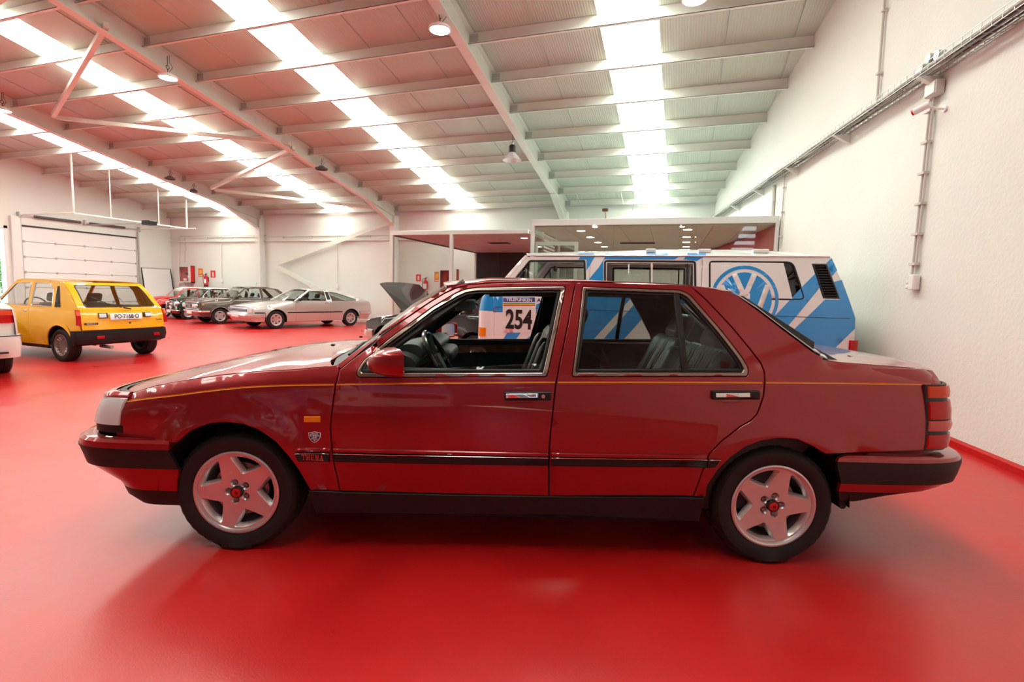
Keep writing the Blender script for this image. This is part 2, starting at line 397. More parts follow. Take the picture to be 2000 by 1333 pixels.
for X in RX:
    for ya, yb in ((-3, YB-.1), (YF, -3)):
        o = MB()
        for d0, d1, hw in ((-.018, -.004, .09), (-.40, -.014, .006), (-.415, -.40, .09)):
            o.prism([(ya, roof(ya)+d0), (yb, roof(yb)+d0), (yb, roof(yb)+d1), (ya, roof(ya)+d1)], X-hw, X+hw, 'x')
        if yb > 0:   # haunch at the eave
            o.prism([(yb-1.7, roof(yb-1.7)-.41), (yb, roof(yb)-.41), (yb, roof(yb)-.78)], X-.006, X+.006, 'x')
            o.prism([(yb-1.7, roof(yb-1.7)-.41), (yb, roof(yb)-.78), (yb, roof(yb)-.80), (yb-1.7, roof(yb-1.7)-.43)], X-.09, X+.09, 'x')
        o.build('rafter', M_STEEL, ceiling)
    for Y in PY:
        for s in (1, -1): MB().box((X+s*.01, Y-.012, roof(Y)-.19), (X+s*.17, Y+.012, roof(Y)-.03)).build('cleat_plate', M_GREY, ceiling)
    structure(MB().box((X-.12, YB-.28, 0), (X+.12, YB, roof(YB)-.35), .01).build('trim_%d' % (RX.index(X)+1), M_WALL2))
def roofbar(a, b):
    MB().beam(onroof(*a, .33), onroof(*b, .33), .09, .09).build('brace', M_STEEL, ceiling)
for a, b in (((208, 48), (104, 226)), ((112, 230), (566, 281)), ((574, 289), (413, 368)), ((420, 371), (735, 407)), ((97, 0-60), (-70, 40))): roofbar(a, b)
t = thing('wall_brace', 'white steel angle braces fanning out from the column behind the silver coupe', 'brace', (RX[2]+.4, YB-.2, 0))
def loc(v, t): return Vector(v)-t.location
for a, b in (((541, 515), (770, 431)), ((541, 521), (690, 602))):
    MB().beam(loc(ony(*a, 16.72), t), loc(ony(*b, 16.72), t), .03, .16).build('brace_bar', M_STEEL, t)
# service ledge and conduits of the back wall
structure(MB().box((XL, YB-.07, 3.12), (-7.6, YB, 3.17)).box((XL, YB-.05, 3.31), (-3, YB, 3.35)).build('trim_4', M_STEEL))
for k in range(9): MB().prism([(YB-.07, 3.31), (YB, 3.31), (YB, 3.22)], -19.5+1.35*k, -19.46+1.35*k, 'x').build('ledge_bracket', M_STEEL, bpy.data.objects['trim_4'])
def pipe(pts, r, label, name='conduit', m=M_PIPE, n=8):
    o = MB().tube([Vector(p) for p in pts], r, n).build(name, m); return tag(o, label, 'pipe')
pipe([ony(351, 560, 16.87), ony(351, 462, 16.87), ony(520, 460, 16.87)], .015, 'thin white conduit bending along the back wall above the fire extinguisher')
pipe([ony(361, 512, 16.88), ony(361, 463, 16.88)], .015, 'short upright white conduit above the left hose cabinet')
for x, y0, y1, lb in ((433, 462, 545, 'vertical conduit down to a wall socket behind the brown saloon'), (659, 460, 556, 'vertical conduit down to a wall socket above the silver coupe')):
    p = ony(x, y1, 16.86); t = thing('conduit', lb, 'pipe', p)
    MB().tube([(0, 0, 0), ony(x, y0, 16.86)-p], .011, 6).build('pipe', M_PIPE, t)
    MB().box((-.05, -.03, -.16), (.05, .03, 0), .008).build('socket_box', M_WHITE, t)
# ------------------------------------------------------------------ right wall services
def wallthing(name, label, cat, P): 
    t = thing(name, label, cat, P, WA); return t          # local x = out of the wall(-)/into it, y along the wall
t = wallthing('cable_tray', 'wire basket cable tray full of cables running the length of the plaster wall', 'cable tray', wp(2.0, 3.6, .0))
LT = 15.0; o = MB()
for (dx, dz) in ((-.02, .09), (-.02, .045), (-.02, 0), (-.08, 0), (-.14, 0), (-.20, 0), (-.20, .045), (-.20, .09)):
    o.beam((dx, -5, dz), (dx, LT, dz), .005, .005)
k = -5
while k < LT:
    for a, b in (((-.02, k, .09), (-.02, k, 0)), ((-.02, k, 0), (-.20, k, 0)), ((-.20, k, 0), (-.20, k, .09))): o.beam(a, b, .005, .005, (0, 1, 0))
    k += .12
x = o.build('wire_basket', M_GREY, t); x['kind'] = 'stuff'
M_CAB = [mat('grey_cable', (.42, .40, .37), .6), mat('dark_cable', (.05, .05, .06), .6), mat('pale_cable', (.7, .68, .64), .6)]
for k in range(13):
    pts = []; r = random.Random(k); a0 = -.04-.012*k
    for i in range(50): pts.append((a0+.01*sin(i*.9+k)+r.uniform(-.006, .006), -5+i*20/49, .02+.025*r.random()+.012*(k % 3)))
    MB().tube(pts, .009 if k % 4 else .013, 6).build('cable', M_CAB[(0, 2, 0, 1, 0, 2)[k % 6]], t)
for Y in (3.0, 4.6, 6.45, 8.35, 10.2, 12.1, 14.0):
    yy = (Y-2)/cos(WA)
    MB().prism([(-.22, -.015), (0, -.015), (0, -.13), (-.03, -.12)], yy-.03, yy+.03, 'y').build('bracket', M_STEEL, t)
def wpipe(a, b, r, label, off=.03, clips=0, twin=0):
    A, B = onw(*a, off), onw(*b, off); t = thing('conduit', label, 'pipe', B); 
    for k in range(1+twin):
        d = WD*(.05*k); o = MB().tube([A-B+d, Vector((0, 0, 0))+d], r, 8).build('pipe', M_PIPE, t)
    for k in range(clips):
        z = (A.z-B.z)*(k+.5)/clips; MB().box((-.03, -.03, z-.012), (.02, .03+.05*twin, z+.012)).build('pipe_clip', M_PIPE, t).rotation_euler = (0, 0, WA)
    return t
wpipe((1731, -40), (1712, 205), .016, 'vertical conduit from the roof down to the cable tray', clips=2)
wpipe((1825, 183), (1786, 545), .013, 'pair of long conduits dropping from the junction box to the socket', clips=6, twin=1)
wpipe((1512, 362), (1509, 424), .03, 'short fat conduit between tray and glass office roof', clips=1)
wpipe((1533, 343), (1523, 486), .012, 'thin conduit dropping from the tray beside the office corner post', clips=3)
P = onw(1827, 174, .045); t = wallthing('junction_box', 'grey junction box under the cable tray', 'electrical box', P)
MB().box((-.05, -.09, -.07), (.04, .09, .07), .01).build('box', M_PIPE, t); MB().box((-.056, -.08, -.06), (-.05, .08, .06), .003).build('lid', M_STEEL, t)
P = onw(1820, 118, .1); t = wallthing('round_junction_box', 'cluster of small boxes on top of the cable tray', 'electrical box', P)
for dy, dz in ((-.12, 0), (.02, .03), (.14, -.02)): MB().cyl((-.03, dy, dz), (.04, dy, dz), .045, 16).build('box', M_GREY, t)
P = onw(1786, 548, .04); t = wallthing('wall_socket', 'white double socket at the foot of the long conduits', 'socket', P)
MB().box((-.04, -.05, -.10), (.03, .04, .06), .008).build('box', M_WHITE, t)
for dz in (-.02, -.07): MB().box((-.035, .045, dz-.018), (.03, .10, dz+.02), .01).build('socket', M_WHITE, t)
P = onw(1803, 211, .16); t = wallthing('security_camera', 'small white bullet security camera on the plaster wall', 'camera', P)
MB().cyl((-.05, .05, -.02), (.03, -.06, .02), .035, 16).build('housing', M_WHITE, t); MB().cyl((-.052, .055, -.022), (-.06, .066, -.026), .028, 16).build('lens', M_REDP, t)
MB().tube([(.03, -.04, .0), (.1, -.06, -.03), (.15, -.08, -.04)], .012, 8).cyl((.14, -.08, -.04), (.165, -.08, -.04), .03).build('arm', M_WHITE, t)
# ------------------------------------------------------------------ garage door with tracks
door = structure(MB().box((XL-.16, GY0, 0), (XL-.15, GY1, GZ)).build('door_1', M_DARK))
o = MB()
nsec = 6; hs = GZ/nsec
for k in range(nsec):
    MB().box((XL-.06, GY0+.02, hs*k+.006), (XL-.01, GY1-.02, hs*(k+1)-.006), .006).build('door_panel', M_WHITE, door)
    for q in range(5):
        yy = GY0+.06+(GY1-GY0-.12)*q/4
        if k: MB().box((XL-.01, yy-.03, hs*k-.04), (XL+.012, yy+.03, hs*k+.04), .004).build('hinge', M_GREY, door)
for yy in (GY0-.06, GY1+.02): MB().box((XL, yy, 0), (XL+.07, yy+.05, 3.4), .004).build('track', M_GREY, door)
MB().box((XL, GY0, GZ-.02), (XL+.02, GY1, GZ+.03)).build('rubber_seal', M_BLACK, door)
MB().cyl((XL+.09, GY0-.1, 3.5), (XL+.09, GY1+.1, 3.5), .013, 10).build('spring_shaft', M_GREY, door)
for a, b in ((GY0+.35, 13.3), (13.6, GY1-.5)): MB().tube([(XL+.09, a+(b-a)*i/60, 3.5) for i in range(61)], [.05 if i % 2 else .042 for i in range(61)], 10).build('torsion_spring', mat('spring_steel', (.12, .12, .12), .5, metal=.6), door)
for yy in (GY0-.1, 13.42, GY1+.06): MB().box((XL, yy, 3.4), (XL+.14, yy+.04, 3.6), .005).build('shaft_bracket', M_GREY, door)
M_TRK = M_STEEL
def track(P0, pend, pole, nm):
    E = onz(*pend, 3.5); y0 = P0
    pts = [(XL+.035, y0, 3.2), (XL+.05, y0, 3.36), (XL+.12, y0, 3.46), (XL+.25, y0, 3.5), (E.x, y0, 3.5)]
    MB().tube(pts, .022, 6).build('track_rail', M_TRK, door); return E.x
ex = track(GY0-.04, (157, 418), 0, ''); ex2 = track(GY1+.04, (387, 447), 0, '')
ex = min(ex, -17.6); ex2 = ex
for yy in (GY0-.04, GY1+.04): MB().beam((ex, yy, 3.5), (ex, yy, roof(yy)), .06, .03, (0, 1, 0)).build('hanger', M_STEEL, door)
for xx, yy in ((ex+.0, 12.6), (ex, 14.3)): MB().beam((xx, yy, 3.5), (xx, yy, roof(yy)), .03, .02, (0, 1, 0)).build('hanger', M_STEEL, door)
MB().beam((ex, GY0-.04, 3.5), (ex, GY1+.1, 3.5), .04, .04).build('cross_rail', M_STEEL, door)
MB().beam((XL+.1, 13.45, 3.42), (ex+.6, 13.45, 3.42), .04, .05).build('opener_rail', M_GREY, door)
MB().box((ex+.45, 13.3, 3.36), (ex+.85, 13.6, 3.52), .02).build('opener_motor', M_BLACK, door)
# open doorway
structure(MB().box((XL-.22, DY1-.02, 0), (XL+.03, DY1+.1, 3.1), .01).box((XL-.22, DY0-.1, 3.0), (XL+.03, DY1+.1, 3.1), .01).box((XL-.22, DY0-.1, 0), (XL+.03, DY0, 3.1), .01).build('trim_5', M_ALU))
structure(MB().box((XL, DY1+.16, 0), (XL+.12, DY1+.42, 3.45), .01).build('trim_6', M_ALU))
# ------------------------------------------------------------------ leaning whiteboard
t = thing('whiteboard', 'large whiteboard leaning in the corner beside the garage door', 'whiteboard', (XL+.3, 16.2, .01))
t.rotation_euler = (0, 0, 0)
mm = Matrix.Rotation(radians(-9), 4, 'Y')
o = MB().box((-.015, -.62, 0), (.0, .62, 1.95), M=mm).build('board', M_WHITE, t)
for a, b in (((0, -.64, 0), (0, -.64, 1.97)), ((0, .64, 0), (0, .64, 1.97)), ((0, -.64, 1.96), (0, .64, 1.96)), ((0, -.64, .01), (0, .64, .01))):
    MB().beam(mm @ Vector(a), mm @ Vector(b), .03, .03, (0, .01, 1) if a[1] != b[1] else (1, 0, 0)).build('frame', M_BLACK if a[1] == b[1] else M_GREY, t)
# ------------------------------------------------------------------ fire equipment on the back wall
M_HOSE = mat('red_hose', (.70, .05, .05), .5); M_SIGN = mat('sign_red', (.75, .03, .02), .5)
def hose_cabinet(P, label):
    t = thing('fire_hose_cabinet', label, 'fire hose cabinet', P)
    MB().box((-.34, -.02, -.36), (.34, 0, .36)).box((.31, -.2, -.36), (.34, 0, .36)).box((-.34, -.2, -.36), (-.31, 0, .36)).box((-.34, -.2, .33), (.34, 0, .36)).box((-.34, -.2, -.36), (.34, 0, -.33)).build('case', M_REDP, t)
    o = MB()
    for k in range(4): o.lathe([(.12+.035*k, -.03), (.135+.035*k, -.045), (.15+.035*k, -.03), (.135+.035*k, -.015)], 32, Matrix.Translation((-.02, -.06, .02)) @ Matrix.Rotation(pi/2, 4, 'X'), closed=True)
    o.build('hose', M_HOSE, t)
    MB().lathe([(0, .0), (.26, .0), (.26, .01), (0, .01)], 32, Matrix.Translation((-.02, -.05, .02)) @ Matrix.Rotation(pi/2, 4, 'X')).build('reel', M_SIGN, t)
    MB().cyl((-.02, -.05, .02), (-.02, -.14, .02), .05).build('reel_hub', M_BLACK, t)
    f = MB().box((-.34, -.22, -.36), (-.29, -.2, .36)).box((.22, -.22, -.36), (.34, -.2, .36)).box((-.289, -.22, .31), (.219, -.2, .36)).box((-.289, -.22, -.36), (.219, -.2, -.31)).build('door', M_ALU, t)
    MB().box((-.29, -.215, -.31), (.22, -.21, .31)).build('pane', M_CLEAR, f)
    MB().box((-.05, -.222, -.28), (.12, -.216, -.19)).build('notice', M_WHITE, f)
    MB().cyl((.26, -.22, -.12), (.26, -.26, -.12), .03).build('handle', M_WHITE, f)
    MB().tube([(-.15, -.08, -.36), (-.15, -.08, -.44), (-.1, -.08, -.5), (.1, -.08, -.5), (.15, -.08, -.44), (.15, -.08, -.36)], .03, 10).build('water_pipe', M_PIPE, t)
hose_cabinet(ony(369, 536, 16.9), 'red fire hose cabinet on the back wall nearest the garage door')
hose_cabinet(ony(879, 546, 16.9), 'red fire hose cabinet on the back wall behind the glass canopy')
def extinguisher(P, label):
    t = thing('fire_extinguisher', label, 'fire extinguisher', P)
    MB().lathe([(0, -.26), (.07, -.26), (.08, -.25), (.08, .12), (.06, .18), (.03, .2), (.03, .23), (0, .23)], 20).build('cylinder', M_REDP, t)
    MB().lathe([(.072, -.275), (.082, -.265), (.083, -.21), (.081, -.2)], 20).build('foot_ring', M_BLACK, t)
    o = MB(); 
    for k in range(8):
        a = -pi/2-1.0+2.0*k/7; b = -pi/2-1.0+2.0*(k+1)/7
        if k < 7: o.add([(.082*cos(a), .082*sin(a), -.12), (.082*cos(b), .082*sin(b), -.12), (.082*cos(b), .082*sin(b), .06), (.082*cos(a), .082*sin(a), .06)], [(0, 1, 2, 3)])
    o.build('paper_label', M_WHITE, t)
    MB().cyl((0, 0, .23), (0, 0, .28), .02).beam((0, 0, .28), (.09, -.02, .31), .02, .012).beam((0, 0, .26), (.09, -.02, .25), .02, .01).build('valve', M_BLACK, t)
    MB().tube([(-.02, 0, .25), (-.09, -.02, .24), (-.12, -.03, .12), (-.11, -.03, -.05), (-.09, -.05, -.14)], .011, 6).build('hose', M_BLACK, t)
    MB().box((-.04, .07, -.05), (.04, .12, .15)).build('wall_bracket', M_BLACK, t)
extinguisher(ony(402, 548, 16.8), 'red fire extinguisher beside the left hose cabinet')
extinguisher(ony(831, 558, 16.8), 'red fire extinguisher left of the canopy hose cabinet')
def sign(P, w_, h_, kind, label):
    t = thing('safety_sign', label, 'sign', P)
    MB().box((-w_/2, -.006, -h_/2), (w_/2, 0, h_/2)).build('plate', M_SIGN if kind != 'y' else mat('sign_orange', (.80, .18, .03), .5), t)
    if kind == 'e': MB().prism(roundpoly([(-.035, -h_*.36), (.035, -h_*.36), (.035, h_*.22), (.012, h_*.30), (-.012, h_*.30), (-.035, h_*.22)], .012), -.009, -.006).build('extinguisher_symbol', M_WHITE, t)
    else:
        MB().prism([(-w_*.3, -h_*.15), (w_*.05, -h_*.15), (w_*.3, h_*.05), (w_*.3, h_*.32), (-w_*.3, h_*.32)], -.009, -.006).build('hose_symbol', mat('sign_yellow', (.85, .5, .08), .5), t)
        MB().box((-w_*.36, -.009, -h_*.42), (w_*.36, -.006, -h_*.32)).build('caption_bar', M_WHITE, t)
sign(ony(392, 533, 16.9), .25, .36, 'y', 'small orange hose sign above the left fire extinguisher')
sign(ony(416, 535.5, 16.9), .26, .3, 'e', 'red extinguisher sign right of the left fire extinguisher')
sign(ony(817.5, 543, 16.9), .2, .25, 'e', 'red extinguisher sign left of the canopy fire extinguisher')
sign(ony(854, 541, 16.9), .22, .36, 'y', 'orange hose sign between canopy extinguisher and hose cabinet')
# ------------------------------------------------------------------ high bay lamps
M_LIT = mat('lit_diffuser', (.9, .9, .9), .4, emit=(1, .97, .95), estr=LAMP_EMIT)
def led_bay(px, py, label, drop=.62, lit=True, r=.17, k=1.):
    P = onroof(px, py, drop); t = thing('high_bay_lamp', label, 'lamp', P)
    MB().lathe([(0, .09), (.07, .09), (.09, .06), (r, .035), (r+.01, .0), (r-.01, -.012), (r-.02, 0)], 28).build('housing', M_WHITE if lit else mat('grey_housing', (.12, .11, .11), .4), t)
    MB().lathe([(0, -.004), (r-.02, -.004), (r-.02, .0), (0, .0)], 28).build('diffuser', M_LIT if lit else M_DARK, t)
    dz = roof(P.y)-.2-P.z
    MB().tube([(0, 0, .09), (0, 0, .17)], .008, 6).lathe([(.035, -.006), (.042, 0), (.035, .006), (.028, 0)], 12, Matrix.Translation((0, 0, .2)) @ Matrix.Rotation(pi/2, 4, 'Y'), closed=True).tube([(0, 0, .235), (.005, 0, dz)], .006, 6).build('hook', M_BLACK, t)
    MB().tube([(.02, 0, .09), (.1, .03, .2), (.03, .02, dz*.7), (.06, 0, dz)], .005, 6).build('power_cable', M_BLACK, t)
    return t
led_bay(859, 58, 'lit round lamp hanging left of the middle rafter', lit=True)
led_bay(328, 152, 'lit round lamp hanging left of the second rafter', lit=True)
led_bay(1357, -2, 'lit round lamp at the very top of the picture by the right skylight', lit=True)
led_bay(5, 216, 'round lamp hanging at the far left edge', lit=True)
led_bay(628, 331, 'unlit dark lamp near the lower end of the second rafter', drop=.5, lit=False)
led_bay(332, 350, 'unlit dark lamp under the left rafter, farther from the back wall', drop=.5, lit=False, r=.15)
led_bay(378, 375, 'unlit dark lamp under the left rafter, nearer the back wall', drop=.5, lit=False, r=.12)
P = onroof(1000, 312, .95); t = thing('bell_lamp', 'industrial bell lamp with black body and pale flared shade', 'lamp', P)
MB().lathe([(.215, -.02), (.225, -.02), (.15, .07), (.1, .13), (.075, .16), (.07, .155), (.095, .12), (.145, .06)], 32, closed=True).build('shade', mat('pale_shade', (.78, .75, .78), .25, metal=.1), t)
MB().lathe([(0, .15), (.078, .15), (.082, .17), (.082, .30), (.06, .33), (0, .33)], 24).build('body', M_BLACK, t)
MB().lathe([(.0, .33), (.05, .33), (.05, .37), (.03, .39), (0, .39)], 20).build('cap', M_GREY, t)
MB().lathe([(0, .04), (.03, .045), (.045, .09), (.03, .14), (0, .14)], 16).build('bulb', M_WHITE, t)
dz = roof(P.y)-.2-P.z
MB().tube([(0, 0, .39), (.01, 0, .5), (-.02, 0, dz-.1), (.01, 0, dz)], .006, 6).build('cord', M_BLACK, t)
MB().cyl((0, 0, dz-.05), (0, 0, dz), .03, 10).build('ceiling_hook', M_BLACK, t)
# loose wires and a bent tube hanging by the back wall
for (a, b, lb) in (((1122, 375), (1133, 398), 'loose hanging rod between rafter and skylight'), ((1211, 372), (1217, 398), 'pale bent rod hanging left of the right skylight'), ((1239, 378), (1236, 412), 'dark rod hanging from the roof edge by the right skylight')):
    A, B = ony(*a, 16.1), ony(*b, 16.3); tag(MB().tube([A+Vector((0, 0, .05)), A, B], .012, 6).build('hanging_rod', M_GREY), lb, 'rod')
P = ony(1182, 412, 16.6); t = thing('floodlight', 'small rusty brown floodlight above the glass office', 'lamp', P)
MB().box((-.09, -.05, -.02), (.09, .05, .07), .01).build('head', mat('rusty_brown', (.18, .07, .04), .7), t); MB().tube([(0, 0, -.02), (.03, 0, -.14), (.03, 0, -.3)], .02, 8).build('stem', mat('yellowed_steel', (.5, .35, .2), .6), t)
# ------------------------------------------------------------------ glass office (right) and canopy (left)
P0, P1 = Vector((-3.2, 10.80, 0)), wp(10.93, 0, .02); D = (P1-P0).normalized(); A0 = atan2(D.y, D.x); LEN = (P1-P0).length
M_OCEIL = mat('office_ceiling_tile', (.66, .68, .58), .8); M_REDW = mat('red_office_wall', (.55, .03, .03), .5); M_BLKW = mat('black_panelled_wall', (.02, .02, .021), .55)
t = thing('glass_office', 'glazed office box with pale aluminium frame against the plaster wall', 'office', P0, A0)
H0 = 2.88
MB().box((0, -.04, H0-.13), (LEN, .04, H0), .004).build('head_rail', M_ALU, t)
for x in (0, LEN-.06): MB().box((x, -.04, 0), (x+.06, .04, H0-.13), .004).build('post', M_ALU, t)
for x in (1.75, 3.35): MB().box((x-.006, -.01, 0), (x+.006, .01, H0-.14)).build('glass_joint', M_CLEAR, t)
MB().box((.06, -.005, 0), (LEN-.06, .005, H0-.13)).build('pane', glass_mat('office_glass', (.9, .94, .9), .55), t)
dr = MB().box((.07, .05, 2.34), (1.0, .11, 2.42)).box((.93, .05, 0), (1.0, .11, 2.34)).box((.07, .05, 0), (.12, .11, 2.34)).build('door_frame', M_ALU, t)
MB().box((.12, .07, .02), (.93, .08, 2.34)).build('door_pane', M_CLEAR, dr)
MB().box((-.03, 0, H0-.05), (.03, 5.8, H0)).box((-.03, 0, 0), (.03, .06, H0)).box((-.03, 2.8, 0), (.03, 2.86, H0)).build('side_frame', M_ALU, t)
MB().box((-.006, .06, 0), (.006, 5.8, H0-.05)).build('side_pane', M_CLEAR, t)
for k in range(6): MB().box((.02, 1.0+.0*k, 2.30+.08*k), (.03, 2.2, 2.345+.08*k)).build('blind_slat', M_WHITE, t)
MB().box((0, .04, 0), (LEN, 5.9, .012)).build('floor_tiles', mat('pale_office_floor', (.62, .60, .55), .5), t)
nx, ny = 8, 5
for i in range(nx):
    for j in range(ny):
        x0 = .05+(LEN+.0)*i/nx; y0 = .06+5.8*j/ny; x1 = min(x0+LEN/nx-.008, LEN-.02-.15*(y0+1.1-.5)); 
        if x1 > x0: MB().box((x0, y0, H0-.15), (x1, y0+5.8/ny-.008, H0-.135)).build('ceiling_tile', M_OCEIL, t)
MB().box((0, .04, H0-.135), (LEN-.02, 5.9, H0-.12)).build('tile_grid', M_GREY, t)
M_DL = mat('downlight_glow', (1, 1, 1), .4, emit=(1, .96, .9), estr=60)
def downlight(px, py, z, par, r=.11):
    P = onz(px, py, z); P = par.matrix_world.inverted() @ P if False else (Matrix.Rotation(-par.rotation_euler.z, 3, 'Z') @ (P-par.location))
    o = MB().lathe([(r*.8, -.008), (r, -.01), (r*1.05, 0)], 20, Matrix.Translation(P)).build('downlight', M_WHITE, par)
    MB().lathe([(0, -.006), (r*.8, -.006), (r*.8, -.002), (0, -.002)], 20, Matrix.Translation(P)).build('light_disc', M_DL, o)
for q in ((1135, 451), (1153, 463.5), (1168, 473.5), (1180.5, 482)): downlight(*q, H0-.15, t)
for q in ((1343, 448.6), (1341, 463), (1340.5, 473), (1340, 482)): downlight(*q, H0-.15, t)
for q in ((1162, 443.5), (1332, 442.5)): downlight(*q, H0-.15, t, .06)
P = onz(1245, 475, H0-.16); P = Matrix.Rotation(-A0, 3, 'Z') @ (P-t.location)
o = MB()
for k in range(7): o.box((P.x-.45, P.y-.15+.045*k, P.z-.01), (P.x+.45, P.y-.13+.045*k, P.z), 0)
o.build('vent_grille', M_BLACK, t)
a, b = wp(10.95, 0, .02), wp(16.85, 0, .02); ia = lambda v: Matrix.Rotation(-A0, 3, 'Z') @ (Vector(v)-t.location)
MB().add([ia(a), ia(b), ia(b+Vector((0, 0, H0-.15))), ia(a+Vector((0, 0, H0-.15))), ia(a-WN*.02), ia(b-WN*.02), ia(b-WN*.02+Vector((0, 0, H0-.15))), ia(a-WN*.02+Vector((0, 0, H0-.15)))], [(0, 1, 2, 3), (4, 7, 6, 5), (3, 2, 6, 7), (0, 3, 7, 4)]).build('red_wall_panel', M_REDW, t)
MB().box((0, 5.88, 0), (LEN-.9, 5.95, H0-.1)).build('rear_wall', M_WALL2, t)
# canopy
HC = 2.76; Q0 = onz(766, 452, HC); Q0.z = 0; t = thing('glass_canopy', 'aluminium framed entrance canopy with mauve ceiling left of the office', 'canopy', Q0)
XR = -3.46-Q0.x; YD = YB-.04-Q0.y; Y0 = 0
MB().box((-.04, -.04, HC-.10), (XR, .04, HC), .004).build('head_rail', M_ALU, t)
px = [onz(766, 452, HC).x-Q0.x, onz(878, 449, HC).x-Q0.x]
for x in (0, px[1]): MB().box((x-.04, -.04, 0), (x+.04, .04, HC-.1), .004).build('post', M_ALU, t)
MB().box((-.04, YD-.06, 0), (.04, YD, HC), .004).build('post', M_ALU, t)
MB().box((.04, -.004, 0), (px[1]-.04, .004, HC-.1)).build('pane', M_CLEAR, t)
MB().box((-.004, .04, 0), (.004, YD-.06, HC-.1)).build('pane', M_CLEAR, t)
MB().box((-.05, .04, HC-.11), (.05, YD, HC-.02)).build('side_rail', M_BLACK, t)
for k in range(6):
    x0 = .05+(XR-.05)*k/6; MB().box((x0, .05, HC-.09), (x0+(XR-.05)/6-.006, YD, HC-.07)).build('ceiling_panel', mat('mauve_ceiling_board', (.60, .57, .55), .6, var=(2, .1, 3)), t)
MB().box((0, .05, HC-.06), (XR, YD, HC-.04)).build('ceiling_back', M_GREY, t)
for k in range(4):
    x0 = .05+(XR-.05)*k/4; MB().box((x0, YD-.05, 0), (x0+(XR-.05)/4-.008, YD-.02, HC-.09)).build('black_wall_panel', M_BLKW, t)
downlight(1024, 465, HC-.09, t, .10)
P = onz(975, 475, HC-.1)-t.location; o = MB()
for k in range(7): o.box((P.x-.3, P.y-.15+.045*k, P.z-.01), (P.x+.3, P.y-.13+.045*k, P.z), 0)
o.build('vent_grille', M_BLACK, t)
# ------------------------------------------------------------------ outdoors past the open doorway
structure(MB().box((-60, -5, -.12), (XL-.2, 30, -.05)).build('ground', mat('pale_concrete_yard', (.45, .43, .40), .8, var=(2, .1, 4))))
M_LEAF = [mat('leaf_green', (.10, .28, .05), .6), mat('leaf_light', (.22, .42, .10), .6)]
def bush(x, y, h, r, n, label, seed):
    t = thing('tree', label, 'tree', (x, y, -.05)); R = random.Random(seed)
    MB().tube([(0, 0, 0), (.05, 0, h*.4), (0, .05, h*.7)], [.12, .09, .05], 8).build('trunk', mat('bark', (.12, .08, .05), .8), t)
    for q in (0, 1):
        o = MB()
        for _ in range(n):
            a, b_, rr = R.uniform(0, 2*pi), R.uniform(-1, 1), R.random()**.4
            c = Vector((r*rr*cos(a)*sqrt(1-b_*b_), r*rr*sin(a)*sqrt(1-b_*b_), h*.6+h*.42*rr*b_))
            u = Vector((R.uniform(-1, 1), R.uniform(-1, 1), R.uniform(-1, 1))).normalized()*.09; v = u.orthogonal().normalized()*.05
            o.add([c-u, c+v, c+u, c-v], [(0, 1, 2, 3)])
        o.build('foliage', M_LEAF[q], t, fix=False)['kind'] = 'stuff'
bush(-30, 12.6, 4.2, 2.1, 1800, 'leafy green tree in sunlight outside the open doorway', 1)
bush(-33, 16.4, 3.4, 1.9, 1200, 'smaller bush behind the tree outside the doorway', 2)
# ================================================================== CARS
def ss(a, b, x): t = min(1, max(0, (x-a)/(b-a))); return t*t*(3-2*t)
def lerp(pts, x):                # piecewise linear table
    if x <= pts[0][0]: return pts[0][1]
    for (a, u), (b, v) in zip(pts, pts[1:]):
        if x <= b: return u+(v-u)*(x-a)/(b-a)
    return pts[-1][1]
def paint(name, col, rough=.28, metal=.35, flake=True, coat=1.):
    m = mat(name, col, rough, metal, coat=coat)
    if flake and 'fl' not in m:
        m['fl'] = 1; t = m.node_tree; b = t.nodes['Principled BSDF']; tc = t.nodes.new('ShaderNodeTexCoord')
        v = t.nodes.new('ShaderNodeTexNoise'); v.inputs['Scale'].default_value = 900; v.inputs['Detail'].default_value = 1
        bp = t.nodes.new('ShaderNodeBump'); bp.inputs['Strength'].default_value = .12; bp.inputs['Distance'].default_value = .0008
        t.links.new(tc.outputs['Object'], v.inputs['Vector']); t.links.new(v.outputs[0], bp.inputs['Height']); t.links.new(bp.outputs[0], b.inputs['Normal'])
    return m
M_TYRE = mat('tyre_rubber', (.014, .013, .013), .62, spec=.35, bump=(160, .15, .002))
M_CHROME = mat('chrome', (.80, .79, .78), .12, metal=1.)
M_BRONZE = mat('satin_window_trim', (.36, .27, .23), .24, metal=.9)
M_RUB = mat('black_rubber_trim', (.012, .010, .010), .5, spec=.35)
M_UNDER = mat('underbody_black', (.008, .008, .008), .8)
M_ALLOY = mat('silver_alloy', (.66, .64, .64), .33, metal=.75)
M_DISC = mat('brake_disc_steel', (.30, .28, .27), .4, metal=.8)
M_LEATHER = mat('dark_green_black_leather', (.016, .024, .024), .38, bump=(220, .12, .001))
M_TRIMIN = mat('dark_interior_trim', (.012, .015, .015), .55)
M_TINT = glass_mat('green_tinted_glass', (.62, .72, .69), 1.0)
M_CGLASS = glass_mat('car_glass', (.84, .90, .87), 1.0)
def lens_mat(n, c, rough=.18, e=0): return mat(n, c, rough, spec=.3, bump=(260, .25, .002))
M_AMBER = lens_mat('amber_lens', (.85, .24, .01)); M_REDL = lens_mat('red_lens', (.50, .003, .006)); M_CLENS = lens_mat('clear_lens', (.72, .74, .76))
M_REV = lens_mat('pink_white_lens', (.62, .12, .11)); M_ORL = lens_mat('orange_lens', (.70, .06, .01))
def pleated(mb, P, ribs=0, depth=.006, lo=-.6, hi=.6):
    return mb
